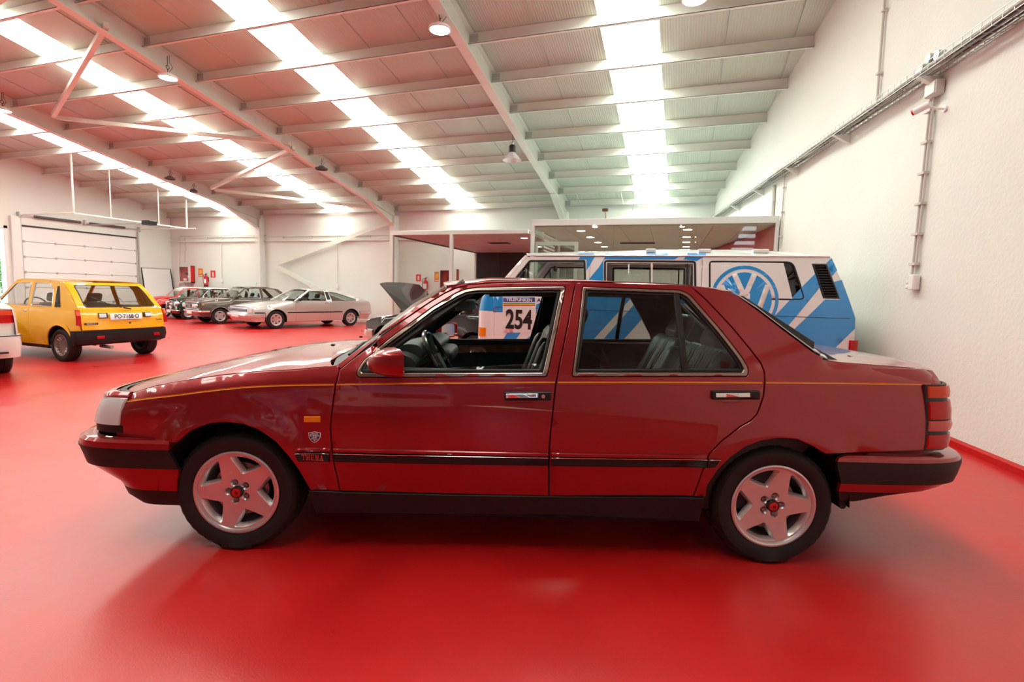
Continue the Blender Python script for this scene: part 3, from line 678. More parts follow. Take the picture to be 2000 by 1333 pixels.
def softbox(mb, c, s, r, M=None, n=5, rib=None):   # rounded cushion; rib = (axis, count, depth, face axis, sign)
    c = Vector(c); h = [x/2 for x in s]; r = min(r, *h)
    for ax in range(3):
        for sg in (-1, 1):
            rows = []
            N_ = 40 if rib and rib[3] == ax else n*2
            for i in range(N_+1):
                row = []
                for j in range(n*2+1):
                    a, b = (-1+2*i/N_), (-1+j/n)
                    v = [0, 0, 0]; v[ax] = sg*h[ax]
                    u1, u2 = [q for q in range(3) if q != ax]
                    if rib and rib[3] == ax and rib[0] == u2: u1, u2 = u2, u1
                    v[u1] = a*h[u1]; v[u2] = b*h[u2]; p = Vector(v)
                    inn = Vector([max(-(h[q]-r), min(h[q]-r, p[q])) for q in range(3)]); d = p-inn
                    if d.length > 0: p = inn+d.normalized()*r*min(1, d.length/r) if d.length > r else p
                    if rib and rib[3] == ax and rib[4] == sg:
                        t = (a+1)/2
                        if .12 < t < .88 and abs(b) < .8: p[ax] -= sg*rib[2]*abs(cos(pi*rib[1]*(t-.12)/.76))**6
                    p = p+c; row.append(M @ p if M else p)
                rows.append(row)
            mb.grid(rows)
    return mb
class Car:
    def __init__(s, name, label, cat, loc, heading, wf, group=None):
        s.root = thing(name, label, cat, (loc[0], loc[1], 0), heading, group); s.h = heading
        s.fd = Vector((cos(heading), sin(heading), 0)); s.ld = Vector((-sin(heading), cos(heading), 0)); s.o = Vector((loc[0], loc[1], 0)); s.w = wf
    def plane(s, px, py, y):
        P = on(px, py, s.o+s.ld*y, s.ld)-s.o; return (P.dot(s.fd), P.z)
    def px(s, px, py, side=1, off=0.):              # picture point traced onto the car's own flank
        y = side*.8
        for _ in range(12): x, z = s.plane(px, py, y); y = side*(s.w(x, z)+off)
        return (x, z)
    def pl(s, pts, side=1, off=0.): return [s.px(a, b, side, off) for a, b in pts]
    def panel(s, name, poly, m, both=True, sides=None, parent=None, **k):
        r = []
        for sd in (sides or ((1, -1) if both else (1,))): r.append(skin(name, poly, s.w, m, parent if (parent and sd == 1) else s.root, side=sd, **k))
        return r
    def top(s, name, st, m, nx=4, ny=16, p=2.6, parent=None, thick=.012, ex=0., span=(-1, 1), dz=0., pb=2.2):
        # st: stations (x, z at the edge, crown, bulge); sheet running from flank to flank
        rows = []; S_ = []
        for a, b in zip(st, st[1:]):
            for k in range(nx): t = k/nx; S_.append([u+(v-u)*t for u, v in zip(a, b)])
        S_.append(list(st[-1]))
        def P(q, u, dd):
            x, z, cz, bx = q; e = s.w(x, z)-ex; k = 1-abs(u)**p; k2 = 1-abs(u)**pb
            return (x+bx*k2, u*e, z+cz*k+dz-dd)
        for q in S_: rows.append([P(q, span[0]+(span[1]-span[0])*j/ny, 0) for j in range(ny+1)])
        mb = MB(); mb.grid(rows)
        if thick:
            R2 = [[P(q, span[0]+(span[1]-span[0])*j/ny, thick) for j in range(ny+1)] for q in S_]
            mb.grid([r[::-1] for r in R2], True)
            e1 = [rows[0], R2[0]]; mb.grid(e1, False); mb.grid([R2[-1], rows[-1]], False)
            mb.grid([[r[0] for r in R2], [r[0] for r in rows]], False); mb.grid([[r[-1] for r in rows], [r[-1] for r in R2]], False)
        return mb.build(name, m, parent or s.root, fix=True, sharp=40)
    def ring(s, name, lv, m, n=40, t0=0., t1=1., parent=None, thick=.02, both=True):
        # lv: levels (z, x_start, x_front, half width, exponent); t 0..1 runs from the flank round the corner to the middle
        out = []
        def P(q, t, dd=0.):
            z, xe, xf, hw, e = q; th = t*pi/2; sg = 1 if xf > xe else -1
            c, sn = abs(cos(th))**(2/e), abs(sin(th))**(2/e)
            return (xe+(xf-xe-sg*dd)*sn, (hw-dd)*c, z)
        full = both and t1 >= 1
        T = [t0+(t1-t0)*k/n for k in range(n+1)]
        # spread points evenly along the corner
        def mk(sd):
            rows = []
            for q in lv:
                r = [P(q, t) for t in T]
                if full: r = r+[(x, -y, z) for x, y, z in r[-2::-1]]
                rows.append([(x, sd*y, z) for x, y, z in r])
            back = []
            for q in lv:
                r = [P(q, t, thick) for t in T]
                if full: r = r+[(x, -y, z) for x, y, z in r[-2::-1]]
                back.append([(x, sd*y, z) for x, y, z in r])
            mb = MB(); mb.grid(rows); mb.grid([b[::-1] for b in back]); 
            for e1 in ([rows[0], back[0]], [back[-1], rows[-1]], [[r[0] for r in back], [r[0] for r in rows]], [[r[-1] for r in rows], [r[-1] for r in back]]): mb.grid(e1, False)
            return mb.build(name, m, parent or s.root, sharp=30)
        if full: return [mk(1)]
        return [mk(1)]+([mk(-1)] if both else [])
    def inner(s, x0, x1, zb, xw, rw, hw, zf=.22, firewall=None):
        # floor pan, wheel housings, interior side walls
        MB().box((x0, -hw*.86, zf-.06), (x1, hw*.86, zf)).build('floor_pan', M_UNDER, s.root)
        for x in xw:
            for sd in (1, -1):
                y0, y1 = sd*hw*.50, sd*(s.w(x, .62)-.02); pts = [(x+rw*cos(a*pi/16), zf+.08+rw*sin(a*pi/16)) for a in range(17)]
                mb = MB(); mb.grid([[(a, y0, b) for a, b in pts], [(a, y1, b) for a, b in pts]])
                mb.add([(x-rw, y0, zf-.05)]+[(a, y0, b) for a, b in pts[::-1]]+[(x+rw, y0, zf-.05)], [tuple(range(19))])
                mb.build('wheel_housing', M_UNDER, s.root)
def rounded_window(r_in, r_out, a, n=8, rc=.012, sw=0.):
    pts = [(0+sw, r_in)]+[(r_out*sin(t), r_out*cos(t)) for t in [a-2*a*k/n for k in range(n+1)]]
    rr = [rc]+[rc]+[0]*(n-1)+[rc]
    return roundpoly(pts, rr, 3)
def rot2(poly, a): return [(x*cos(a)-y*sin(a), x*sin(a)+y*cos(a)) for x, y in poly]
def wheel(parent, x, y, zc, R, rr, side, style, width=.19, m=M_ALLOY, phase=0., steer=0., cap=None, hi=True):
    sc = R/.303; q = rr
    prof = [(q*.98, -.012), (q*1.01, -.004), (q+.012, .004), ((q+R)*.5-.006, .014), ((q+R)*.5+.02, .012), (R-.018, .0), (R-.009, -.009), (R-.003, -.02), (R, -.045), (R, -.078), (R-.006, -.08), (R-.006, -.088), (R, -.09), (R, -width+.04), (R-.004, -width+.02), (R-.02, -width+.0), (q+.02, -width-.01), (q*.98, -width+.01)]
    n = 120 if hi else 40
    def mod(k, i, r, h):
        if hi and k % 3 == 0 and i in (6, 7, 8): return r-.005, h
        if hi and k % 3 == 0 and i == 9: return r-.002, h
        return r, h
    M = Matrix.Rotation(-pi/2, 4, 'X')      # axial z -> +y
    mb = MB(); mb.lathe(prof, n, M, mod=mod)
    cl = -zc+.0005 
    mb.v = [(a, b+(.012 if (c < cl+.02 and c > -zc-.1 and b > -.02 and abs(a) < .09) else 0), max(c, cl)) for a, b, c in mb.v]
    t = mb.build('wheel', M_TYRE, parent, sharp=28)
    t.location = (x, y, zc); t.rotation_euler = (0, 0, steer+(0 if side > 0 else pi))
    MB().lathe([(q+.004, -.004), (q+.004, .004), (q-.004, .006), (q-.012, .002), (q-.016, -.008), (q-.02, -.03), (q-.03, -.05), (q-.035, -.15), (q, -.17)], 64 if hi else 32, M).build('rim_barrel', m, t)
    dish = style.get('dish', .012); f = lambda a, b: -.004-dish*(1-((a*a+b*b)/(q*q)))**1.0 if style.get('in', True) else -.004+dish*(1-(a*a+b*b)/(q*q))
    holes = []
    N = style['n']
    for k in range(N):
        a = phase+2*pi*k/N
        holes.append(rot2(rounded_window(style['ri']*q, style['ro']*q, style['span'], rc=.010*q/.2, n=8 if hi else 4), a))
    lug = style.get('lug', 0)
    for k in range(lug):
        a = phase+pi/N+2*pi*k/lug; c0 = (.225*q*-sin(a), .225*q*cos(a)); holes.append([(c0[0]+.085*q*cos(b*pi/6), c0[1]+.085*q*sin(b*pi/6)) for b in range(12)])
    outer = [((q-.008)*cos(b*2*pi/48), (q-.008)*sin(b*2*pi/48)) for b in range(48)]
    skin('rim', outer, f, m, t, holes=holes, gap=0, bev=.003, thick=style.get('thick', .022), grid=.03, step=.02 if hi else .05, draft=style.get('draft', .006))
    if lug and hi:
        for k in range(lug):
            a = phase+pi/N+2*pi*k/lug; MB().cyl((-.225*q*sin(a), -.045, .225*q*cos(a)), (-.225*q*sin(a), -.022, .225*q*cos(a)), .010, 6, smooth=False).build('lug_nut', M_DISC, t)
        MB().lathe([(0, -.05), (.3*q, -.05), (.3*q, -.045), (0, -.045)], 24, M).build('hub_back', M_BLACK, t)
    MB().lathe([(.25*q, -.07), (.66*q, -.07), (.66*q, -.055), (.25*q, -.055)], 40 if hi else 20, M, closed=True).build('brake_disc', M_DISC, t)
    MB().lathe([(0, -.14), (q-.03, -.14), (q-.03, -.13), (0, -.13)], 24, M).build('wheel_back', M_UNDER, t)
    if cap:
        MB().lathe([(.145*q, -.02), (.145*q, .004), (.13*q, .007), (.115*q, .003), (.0, .003)], 24, M).build('cap_ring', M_BLACK, t)
        MB().lathe([(.112*q, .002), (.108*q, .006), (0, .009)], 24, M).build('centre_cap', cap, t)
    return t
# ================================================================== the burgundy saloon
M_RED = paint('burgundy_metallic', (.30, .005, .010), .30, .45, coat=.85)
HW = .872; AX = 1.33
F0, R0 = Vector((-2.05, 1.896, 0)), Vector((.473, 2.737, 0)); fd0 = (F0-R0).normalized(); ld0 = Vector((-fd0.y, fd0.x, 0))
mid0 = (F0+R0)/2-ld0*.845
ZT = [(-2.3, .96), (-2.04, .996), (-1.55, 1.03), (-1.5, 2.), (.60, 2.), (.66, .985), (.82, .95), (1.196, .902), (1.515, .857), (1.80, .79), (1.914, .745), (2.2, .68)]
def w_hero(x, z):
    b = HW-.022*((z-.60)/.32)**2 if z < .6 else HW-.030*((z-.60)/.32)**2 if z < .92 else HW-.030-.36*(z-.92)-.16*ss(.90, 1.35, z)*(z-.92)
    if x > 1.35: b -= .055*((x-1.35)/.6)**2
    if x < -1.45: b -= .055*((-1.45-x)/.75)**2
    zt = lerp(ZT, x)
    if zt < 1.5 and z > zt-.09: b -= .05*((z-zt+.09)/.09)**2
    for wx, k in ((AX, .020), (-AX, .013)):
        r = hypot(x-wx, z-.30)
        if .30 < r < .50 and z > .15: b += k*(1-ss(.375, .475, r))*ss(.2, .5, z+.15)
    # recessed shoulder line under the belt
    return b
car = Car('saloon_car', 'burgundy four-door saloon with a thin yellow coach line filling the foreground', 'car', mid0, atan2(fd0.y, fd0.x), w_hero)
H = car; RT_ = car.root; P = H.pl
sill_F, sill_R = (606, 959), (1354, 968)
archF = [(606, 959), (598, 945), (582, 918), (563, 892), (537, 863), (505, 841), (472, 829.5), (440, 826), (408, 829), (372, 843), (345, 866)]
hoodl = [(219, 783), (255, 769), (305, 754), (376, 741), (440, 732), (505, 726), (569, 723), (634, 717)]
doorF = [(663, 723), (653, 766), (645, 834), (648, 876), (653, 911), (660, 940), (664, 960)]
fender = P([(227, 858), (227, 792), (222, 784)])+P(smoothline(hoodl, 3))[1:]+P([(650, 713.5), (659, 712.5)])+P(doorF)+P(archF)
H.panel('front_fender', fender, M_RED, grid=.035, step=.03)
Bl = [(1124, 552), (1117, 592), (1105, 655), (1092, 717), (1085, 755), (1075, 848), (1072, 893), (1072, 970)]
frameF = [(664, 722), (690, 701), (735, 664), (790, 624), (840, 590), (868, 573), (890, 563), (915, 556.5), (950, 553.5), (1040, 551.5)]
winF_o = [(696, 731), (699, 722), (712, 703), (770, 655), (845, 600), (890, 573), (908, 565.5), (930, 562), (1105, 560), (1068, 736), (700, 737.5)]
winF_i = [(704, 725), (712, 711), (724, 700), (775, 661), (848, 606), (893, 579.5), (911, 571.5), (933, 568.5), (1095, 567), (1060.5, 728.5), (707, 729)]
wFo, wFi = roundpoly(P(winF_o), .012), roundpoly(P(winF_i), .008)
doorF_poly = P(frameF)+P(Bl)+P([(870, 965.5), (664, 960)])+P(doorF[::-1])[1:]
H.panel('front_door', doorF_poly, M_RED, holes=[wFo], grid=.045, step=.03)
doorR = [(1346, 557), (1380, 587), (1430, 640), (1467, 685), (1485, 708), (1493, 727), (1494, 742), (1491, 775), (1479, 809), (1466, 823), (1446, 834), (1410, 862), (1386, 887), (1372, 922), (1354, 971)]
winR_o = [(1138.5, 561), (1330, 567.5), (1347, 576), (1405, 642), (1450, 700), (1462, 721), (1460, 735.5), (1117.5, 736)]
winR_i = [(1144.5, 567), (1328, 573.5), (1342, 581), (1399, 646), (1443, 703), (1453, 722), (1450, 728), (1124, 728.5)]
wRo, wRi = roundpoly(P(winR_o), [.006, .03, .03, 0, .02, .02, .012, .012]), roundpoly(P(winR_i), [.006, .03, .03, 0, .02, .02, .01, .01])
H.panel('rear_door', P([(1124, 552), (1255, 554.5)])+P(doorR)+P([(1200, 969)])+P(Bl[::-1])[:-1], M_RED, holes=[wRo], grid=.045, step=.03)
archR = [(1379, 971), (1382, 950), (1403, 918), (1428, 894), (1456, 874), (1488, 862), (1523, 857), (1558, 860), (1587, 873), (1612, 888)]
quarter = P([(1346, 557), (1395, 563), (1427, 571)])+P([(1440, 577), (1480, 606), (1540, 652), (1590, 689), (1617, 705)])+P([(1640, 708.5), (1692, 712.5), (1763, 718), (1800, 721.5), (1823, 726), (1832, 737), (1842, 760)])+P([(1823, 762), (1829, 800), (1828, 840), (1819, 880)])+P(archR[::-1])+P([(1354, 971)])[0:1]+P(doorR[::-1])[1:]
H.panel('rear_quarter_panel', quarter, M_RED, grid=.035, step=.03)
# windows: satin trim, black rubber, glass
for nm, o_, i_ in (('window_trim', wFo, wFi), ('window_trim', wRo, wRi)):
    H.panel(nm, o_, M_BRONZE, holes=[i_], gap=.0005, bev=.003, thick=.03, off=.002, grid=.2)
def shrink(p, d): p = p if area(p) > 0 else p[::-1]; return offset(densify(p, .05), -d)
for i_ in (wFi, wRi): H.panel('window_seal', i_, M_RUB, holes=[shrink(i_, .014)], gap=0, bev=.003, thick=.03, off=-.006, grid=.2)
xb, xb2 = P([(1316, 571), (1332, 728), (1344, 728), (1327, 573)]), None
H.panel('window_divider', xb, M_RUB, gap=0, bev=.003, thick=.02, off=-.002, grid=.2)
g1 = P([(1135, 560), (1318, 566), (1336, 735), (1112, 735)]); g2 = P([(1325, 566), (1342, 573), (1460, 728), (1340, 735)])
wi = shrink(wRi, -.004)
H.panel('rear_door_glass', wi, M_TINT, gap=0, bev=.0005, thick=.003, off=-.012, grid=.12)
gl = P([(820, 722.5), (1063, 711.5), (1060, 735), (760, 735)])
H.panel('front_door_glass', P([(815, 724), (850, 721.5), (1062, 711), (1062, 733), (800, 733)]), M_CGLASS, sides=(1,), gap=0, bev=.0005, thick=.004, off=-.014, grid=.12)
qv = P([(704, 725), (712, 711), (724, 700), (752, 679), (762, 729), (707, 729)])
H.panel('mirror_sail', qv, M_RUB, gap=0, bev=.002, thick=.02, off=-.008, grid=.1)
# black sills and side mouldings
sill = P([(602, 958), (664, 961), (870, 966), (1072, 969), (1200, 970.5), (1375, 973), (1366, 1019), (1075, 1006), (640, 1003), (617, 1004), (610, 985)])
H.panel('sill_skirt', sill, M_RUB, off=.004, gap=.001, bev=.004, thick=.03)
def mould(pts, name, m, off, th=.02, bev=.004): return H.panel(name, P(pts), m, off=off, gap=.0005, bev=bev, thick=th, grid=.1)
for segs in ([(580, 875.5), (645, 875)], [(650.5, 875.5), (860, 880), (1071, 884)], [(1076, 884), (1220, 886.5), (1380, 889)]):
    up = [(a, b) for a, b in segs]; lo = [(a, b+9) for a, b in segs[::-1]]
    if segs[0][0] == 580: lo[-1] = (575, 884)
    mould(up+lo, 'side_moulding', M_RED, .010, .014, .005)
for segs in ([(576, 885), (644.5, 885)], [(650.5, 885), (860, 889.5), (1071, 893)], [(1076, 893), (1220, 895), (1380, 897)], [(1384, 897), (1407, 897.5)]):
    up = segs; lo = [(a, b+(17 if i < 99 else 0)) for i, (a, b) in enumerate(segs[::-1])]
    if segs[0][0] == 576: lo[-1] = (583, 901)
    if segs[0][0] == 1384: lo[0] = (1396, 913); lo[1] = (1378, 913)
    mould(up+lo, 'rubbing_strip', M_RUB, .012, .016, .004)
    mould(up+[(a, b+1.8) for a, b in segs[::-1]], 'chrome_line', M_CHROME, .0145, .004, .0008)
# coach line
M_YEL = mat('yellow_coach_line', (.95, .45, .01), .35); M_ORG = mat('orange_coach_line', (.75, .06, .01), .35)
line1 = [(239, 786), (290, 779), (343, 773), (405, 765), (472, 758), (520, 755), (569, 753.3), (620, 752.3), (652, 752)]
for i, seg in enumerate((line1, [(657, 751.8), (870, 748.8), (1084, 747.3)], [(1090, 747.4), (1280, 747.3), (1489, 748)], [(1496, 748), (1650, 749.3), (1818, 751.6)])):
    s_ = smoothline(seg, 4)
    for dy0, dy1, m, nm in ((-.5, 1.2, M_YEL, 'coach_line'), (-2.2, -1.0, M_ORG, 'coach_line_orange_stripe')):  # orange is this stripe's own paint, just above the yellow
        H.panel(nm, P([(a, b+dy0) for a, b in s_]+[(a, b+dy1) for a, b in s_[::-1]]), m, gap=0, bev=.0002, thick=.001, off=.0012, grid=.3)
# bonnet, screens, roof, boot
hz = P(hoodl+[(634, 717)])
hood = [(hz[0][0]+.0, hz[0][1]+.003, .004, .17)]+[(x, z+.002, lerp([(.8, .03), (1.4, .042), (1.9, .01)], x), lerp([(1.4, 0.02), (1.95, .17)], x)) for x, z in hz[1:-1]]+[(.86, hz[-1][1]+.004, .030, .10)]
H.top('bonnet', hood, M_RED, nx=4, ny=36, p=3.2, pb=4.5)
cowl = [(.86, .938, .028, .10), (.79, .948, .020, .105)]
H.top('cowl_grille', [(.865, .925, .03, .10), (.80, .930, .03, .10), (.765, .945, .03, .11)], M_BLACK, nx=2, ny=30, ex=.03, p=3)
wsA, wsB = (.785, .955), (.33, 1.335)
H.top('windscreen', [(wsA[0], wsA[1], .012, .115)]+[(wsA[0]+(wsB[0]-wsA[0])*t, wsA[1]+(wsB[1]-wsA[1])*t+.012*sin(pi*t), .012+.018*t, .115-.04*t) for t in (.33, .66)]+[(wsB[0]-.005, wsB[1]-.012, .026, .07)], M_CGLASS, nx=3, ny=30, ex=.035, thick=0, p=2.4)
# body side frame above the doors (A pillar, cant rail)
topl = [(659, 712.5), (672, 703), (705, 679), (760, 637), (820, 594), (858, 570.5), (880, 561), (905, 554.5), (950, 549.5), (1040, 548), (1120, 547.5), (1255, 551), (1346, 556)]
bot = [(1346, 557), (1255, 553.5), (1120, 550.8), (1040, 551), (950, 553), (915, 556), (890, 562.5), (868, 572.5), (840, 589.5), (790, 623.5), (735, 663.5), (690, 700.5), (665, 721)]
H.panel('windscreen_pillar', P(topl)+P(bot), M_RED, gap=.0008, bev=.0015, thick=.05, grid=.05, step=.03)
H.panel('cant_rail', P([(955, 561), (1110, 559.5), (1110, 580), (955, 580)]), M_TRIMIN, both=True, off=-.03, gap=0, thick=.03)
rz = lambda x: lerp([(-1.16, 1.345), (-.9, 1.362), (-.3, 1.378), (.1, 1.372), (.33, 1.338)], x)
H.top('roof', [(x, rz(x)+.001, lerp([(-1.2, .028), (-.5, .026), (.35, .028)], x), lerp([(-1.2, -.05), (-.6, 0), (0, 0), (.33, .075)], x)) for x in (.33, .22, .1, -.1, -.3, -.6, -.9, -1.05, -1.15)], M_RED, nx=3, ny=30, p=2.2)
rw = P([(1427, 571), (1480, 606), (1540, 652), (1590, 689), (1617, 705)])
H.top('rear_window', [(x, z+.002, .012, -.05-.02*i) for i, (x, z) in enumerate(rw)], glass_mat('rear_screen_glass', (.6, .68, .66), 1.0, 2.2), nx=3, ny=30, ex=.012, thick=0, p=2.2)
for sp_ in ((.90, 1.), (-1., -.90)): H.top('rear_window_glare_trim', [(x, z+.004, .05, -.05-.02*i) for i, (x, z) in enumerate(rw)], M_ALU, nx=3, ny=4, ex=-.002, thick=.006, p=2.2, span=sp_, dz=.008)  # pale trim widened to stand in for the bright reflection on the glass
bz = P([(1617, 705), (1640, 708.5), (1692, 712.5), (1763, 718), (1800, 721.5), (1823, 726)])
boot = [(x, z+.002, lerp([(-2.1, .018), (-1.5, .022)], x), lerp([(-2.05, -.10), (-1.6, -.12)], x)) for x, z in bz]
H.top('boot_lid', boot, M_RED, nx=4, ny=36, p=3.2, pb=5)
# nose
H.ring('front_panel', [(.56, 1.70, 2.10, .79, 5), (.66, 1.70, 2.09, .79, 5), (.735, 1.70, 2.07, .79, 5), (.765, 1.70, 2.045, .77, 5)], M_RUB)
H.ring('headlamp', [(.612, 1.72, 2.160, .836, 5), (.66, 1.72, 2.146, .834, 5), (.715, 1.72, 2.118, .828, 5), (.742, 1.72, 2.100, .815, 5)], M_CLENS, t0=.072, t1=.62, thick=.012)
H.ring('headlamp_rim', [(.572, 1.72, 2.150, .832, 5), (.610, 1.72, 2.150, .832, 5)], M_RUB, t0=.06, t1=.64, thick=.012)
H.ring('bonnet_lip', [(.744, 1.88, 2.108, .800, 4), (.757, 1.88, 2.10, .792, 4), (.768, 1.88, 2.07, .778, 4)], M_RED, n=40)
H.ring('grille_frame', [(.60, 1.7, 2.15, .84, 5), (.625, 1.7, 2.15, .84, 5)], M_CHROME, t0=.68, t1=1, thick=.012)
for k in range(6): H.ring('grille_slat', [(.635+.018*k, 1.7, 2.14-.004*k, .84, 5), (.642+.018*k, 1.7, 2.14-.004*k, .84, 5)], M_CHROME if k == 5 else M_BLACK, t0=.68, t1=1, thick=.012)
bx = 1.612
H.ring('front_bumper', [(.555, bx+.02, 2.17, .86, 5), (.553, bx+.015, 2.205, .878, 5), (.540, bx+.01, 2.225, .888, 5), (.512, bx+.01, 2.228, .890, 5)], M_RED)
H.ring('bumper_trim_line', [(.512, bx+.01, 2.231, .892, 5), (.503, bx+.01, 2.231, .892, 5)], M_RUB, thick=.01)
H.ring('bumper_rubber', [(.503, bx+.01, 2.226, .889, 5), (.49, bx+.005, 2.226, .889, 5), (.415, bx-.03, 2.200, .886, 5)], M_RUB)
H.ring('lower_valance', [(.415, bx-.03, 2.195, .883, 5), (.33, bx-.01, 2.03, .872, 4.6), (.30, bx-.01, 2.00, .868, 4.6)], M_RED)
H.ring('chin_spoiler', [(.30, bx-.01, 2.005, .868, 4.6), (.26, bx-.02, 1.99, .862, 4.6), (.222, bx-.03, 1.92, .855, 4.6)], M_RUB)
# tail
H.ring('tail_panel', [(.56, -1.80, -2.25, .80, 6), (.66, -1.80, -2.265, .81, 6), (.80, -1.80, -2.26, .812, 6), (.90, -1.80, -2.235, .81, 6), (.955, -1.80, -2.20, .80, 6), (.985, -1.80, -2.155, .785, 6)], M_RED)
for z0, z1, m, nm in ((.60, .668, M_REDL, 'tail_lamp_lens'), (.688, .738, M_REV, 'reversing_lamp_lens'), (.746, .834, M_REDL, 'tail_lamp_lens'), (.852, .908, M_ORL, 'indicator_lens')):
    zz = [(z0, 0), ((z0+z1)/2, .003), (z1, 0)]
    H.ring(nm, [(z, -1.80, lerp([(.6, -2.29), (.72, -2.30), (.91, -2.27)], z)-d, lerp([(.6, .846), (.75, .842), (.91, .832)], z)+d, 6) for z, d in zz], m, t0=.10, t1=.60, thick=.012)
H.ring('tail_lamp_housing', [(z, -1.8, lerp([(.6, -2.28), (.72, -2.29), (.91, -2.26)], z), lerp([(.6, .840), (.75, .836), (.91, .826)], z), 6) for z in (.59, .72, .85, .915)], M_BLACK, t0=.09, t1=.62, thick=.012)
rx = -1.60
H.ring('rear_bumper', [(.560, rx-.12, -2.20, .80, 5), (.566, rx-.05, -2.33, .868, 5), (.556, rx-.01, -2.385, .884, 5), (.540, rx, -2.40, .890, 5)], M_RED)
H.ring('bumper_rubber', [(.540, rx, -2.403, .891, 5), (.515, rx, -2.405, .891, 5), (.46, rx-.02, -2.385, .889, 5), (.430, rx-.03, -2.37, .887, 5)], M_RUB)
H.ring('lower_valance', [(.430, rx-.03, -2.36, .882, 5), (.40, rx-.03, -2.30, .875, 5), (.385, rx-.03, -2.24, .872, 5)], M_RED)
H.ring('rear_apron', [(.385, rx-.03, -2.24, .868, 5), (.36, rx-.04, -2.05, .862, 4.6), (.33, rx-.05, -1.85, .855, 4.2)], M_RUB)
MB().box((-2.15, -.7, .40), (-1.7, .7, .43)).build('boot_floor', M_UNDER, RT_)
MB().box((1.68, -.7, .33), (1.95, .7, .36)).build('undertray', M_UNDER, RT_)
H.inner(-.95, .95, .9, (AX, -AX), .365, HW)
for sd in (1,-1):
    mf = MB().prism(roundpoly([(-1.655, .62), (-1.70, .5), (-1.70, .32), (-1.69, .285), (-1.665, .285), (-1.655, .32)], .01), sd*.60, sd*.84).build('mud_flap', M_RUB, RT_)
# interior
def trim(poly, m, nm, off, sides=(1, -1), **k): return H.panel(nm, poly, m, sides=sides, off=off, gap=0, bev=.004, thick=.01, grid=.15, **k)
inn = [(.80, .25), (.80, .928), (-.43, .928), (-.43, .25)]; inr = [(-.45, .25), (-.45, .928), (-1.47, .928), (-1.5, .6), (-1.2, .25)]
trim(inn, M_TRIMIN, 'door_trim', -.055); trim(inr, M_TRIMIN, 'door_trim', -.055)
def pil(a, b, wd, m=M_TRIMIN, off=-.02):       # inside pillar cover
    d = Vector((b[0]-a[0], b[1]-a[1])).normalized(); n = Vector((-d.y, d.x))*wd/2
    H.panel('pillar_trim', [(a[0]-n.x, a[1]-n.y), (b[0]-n.x, b[1]-n.y), (b[0]+n.x, b[1]+n.y), (a[0]+n.x, a[1]+n.y)], m, off=off, gap=0, bev=.01, thick=.04, grid=.2)
pil((.75, .93), (.22, 1.335), .10); pil((-.262, .88), (-.328, 1.34), .15, off=-.035)
H.panel('pillar_trim', [(-.88, 1.325), (-1.19, .93), (-1.78, .93), (-1.22, 1.325)], M_TRIMIN, off=-.03, gap=0, bev=.004, thick=.01, grid=.2)
H.panel('pillar_trim', [(.22, 1.30), (-1.05, 1.30), (-1.05, 1.35), (.2, 1.36)], M_TRIMIN, off=-.025, gap=0, bev=.01, thick=.05, grid=.2)
wood = H.pl([(889, 690), (897, 675.5), (1042, 674), (1037, 689)], -1, -.08)
H.panel('wood_inlay', wood, mat('walnut_veneer', (.24, .10, .04), .3, coat=.6, var=(9, .5, 8)), sides=(-1,), off=-.068, gap=0, bev=.0005, thick=.003)
H.panel('wood_inlay', wood, MATS['walnut_veneer'], sides=(1,), off=-.068, gap=0, bev=.0005, thick=.003)
for k in range(13):
    x = .34-.058*k
    H.panel('door_pleat', [(x-.026, .70), (x+.026, .70), (x+.026, .835), (x-.026, .835)], M_LEATHER, sides=(-1,), off=-.068, gap=0, bev=.0005, thick=.003, grid=.2)
H.top('headlining', [(x, rz(x)-.035, .02, 0) for x in (.2, -.2, -.6, -1.0)], mat('dark_headlining', (.03, .03, .03), .9), nx=1, ny=10, ex=.02, thick=0)
# dashboard
prof = [(.86, .925), (.70, .945), (.60, .975), (.54, .985), (.47, .945), (.50, .88), (.56, .80), (.54, .72), (.60, .60), (.86, .60)]
mb = MB(); sp = smoothline(prof[:9], 4)+[(.86, .60)]
mb.prism(sp, -.72, .72, 'y', True); mb.build('dashboard', mat('dashboard_vinyl', (.03, .042, .042), .5, bump=(200, .2, .001)), RT_, sharp=50)
hood_b = smoothline([(.66, .975), (.56, 1.02), (.48, 1.015), (.46, .97), (.50, .90)], 4)
mb = MB(); mb.prism(hood_b+[(.66, .9)], .16, .58, 'y', True); mb.build('instrument_binnacle', MATS['dashboard_vinyl'], RT_, sharp=50)
for k in range(5): MB().cyl((.47+.012*k, .20+.075*k, .955-.02*(k % 2)), (.458+.012*k, .20+.075*k, .953-.02*(k % 2)), .028, 16).build('gauge', M_BLACK, RT_)
MB().box((-1.0, -.10, .25), (.55, .10, .52), .03).build('centre_console', M_TRIMIN, RT_)
mb = MB(); softbox(mb, (.50, -.40, .86), (.22, .5, .1), .04, Matrix.Identity(4)); mb.build('glovebox_lid', M_TRIMIN, RT_)
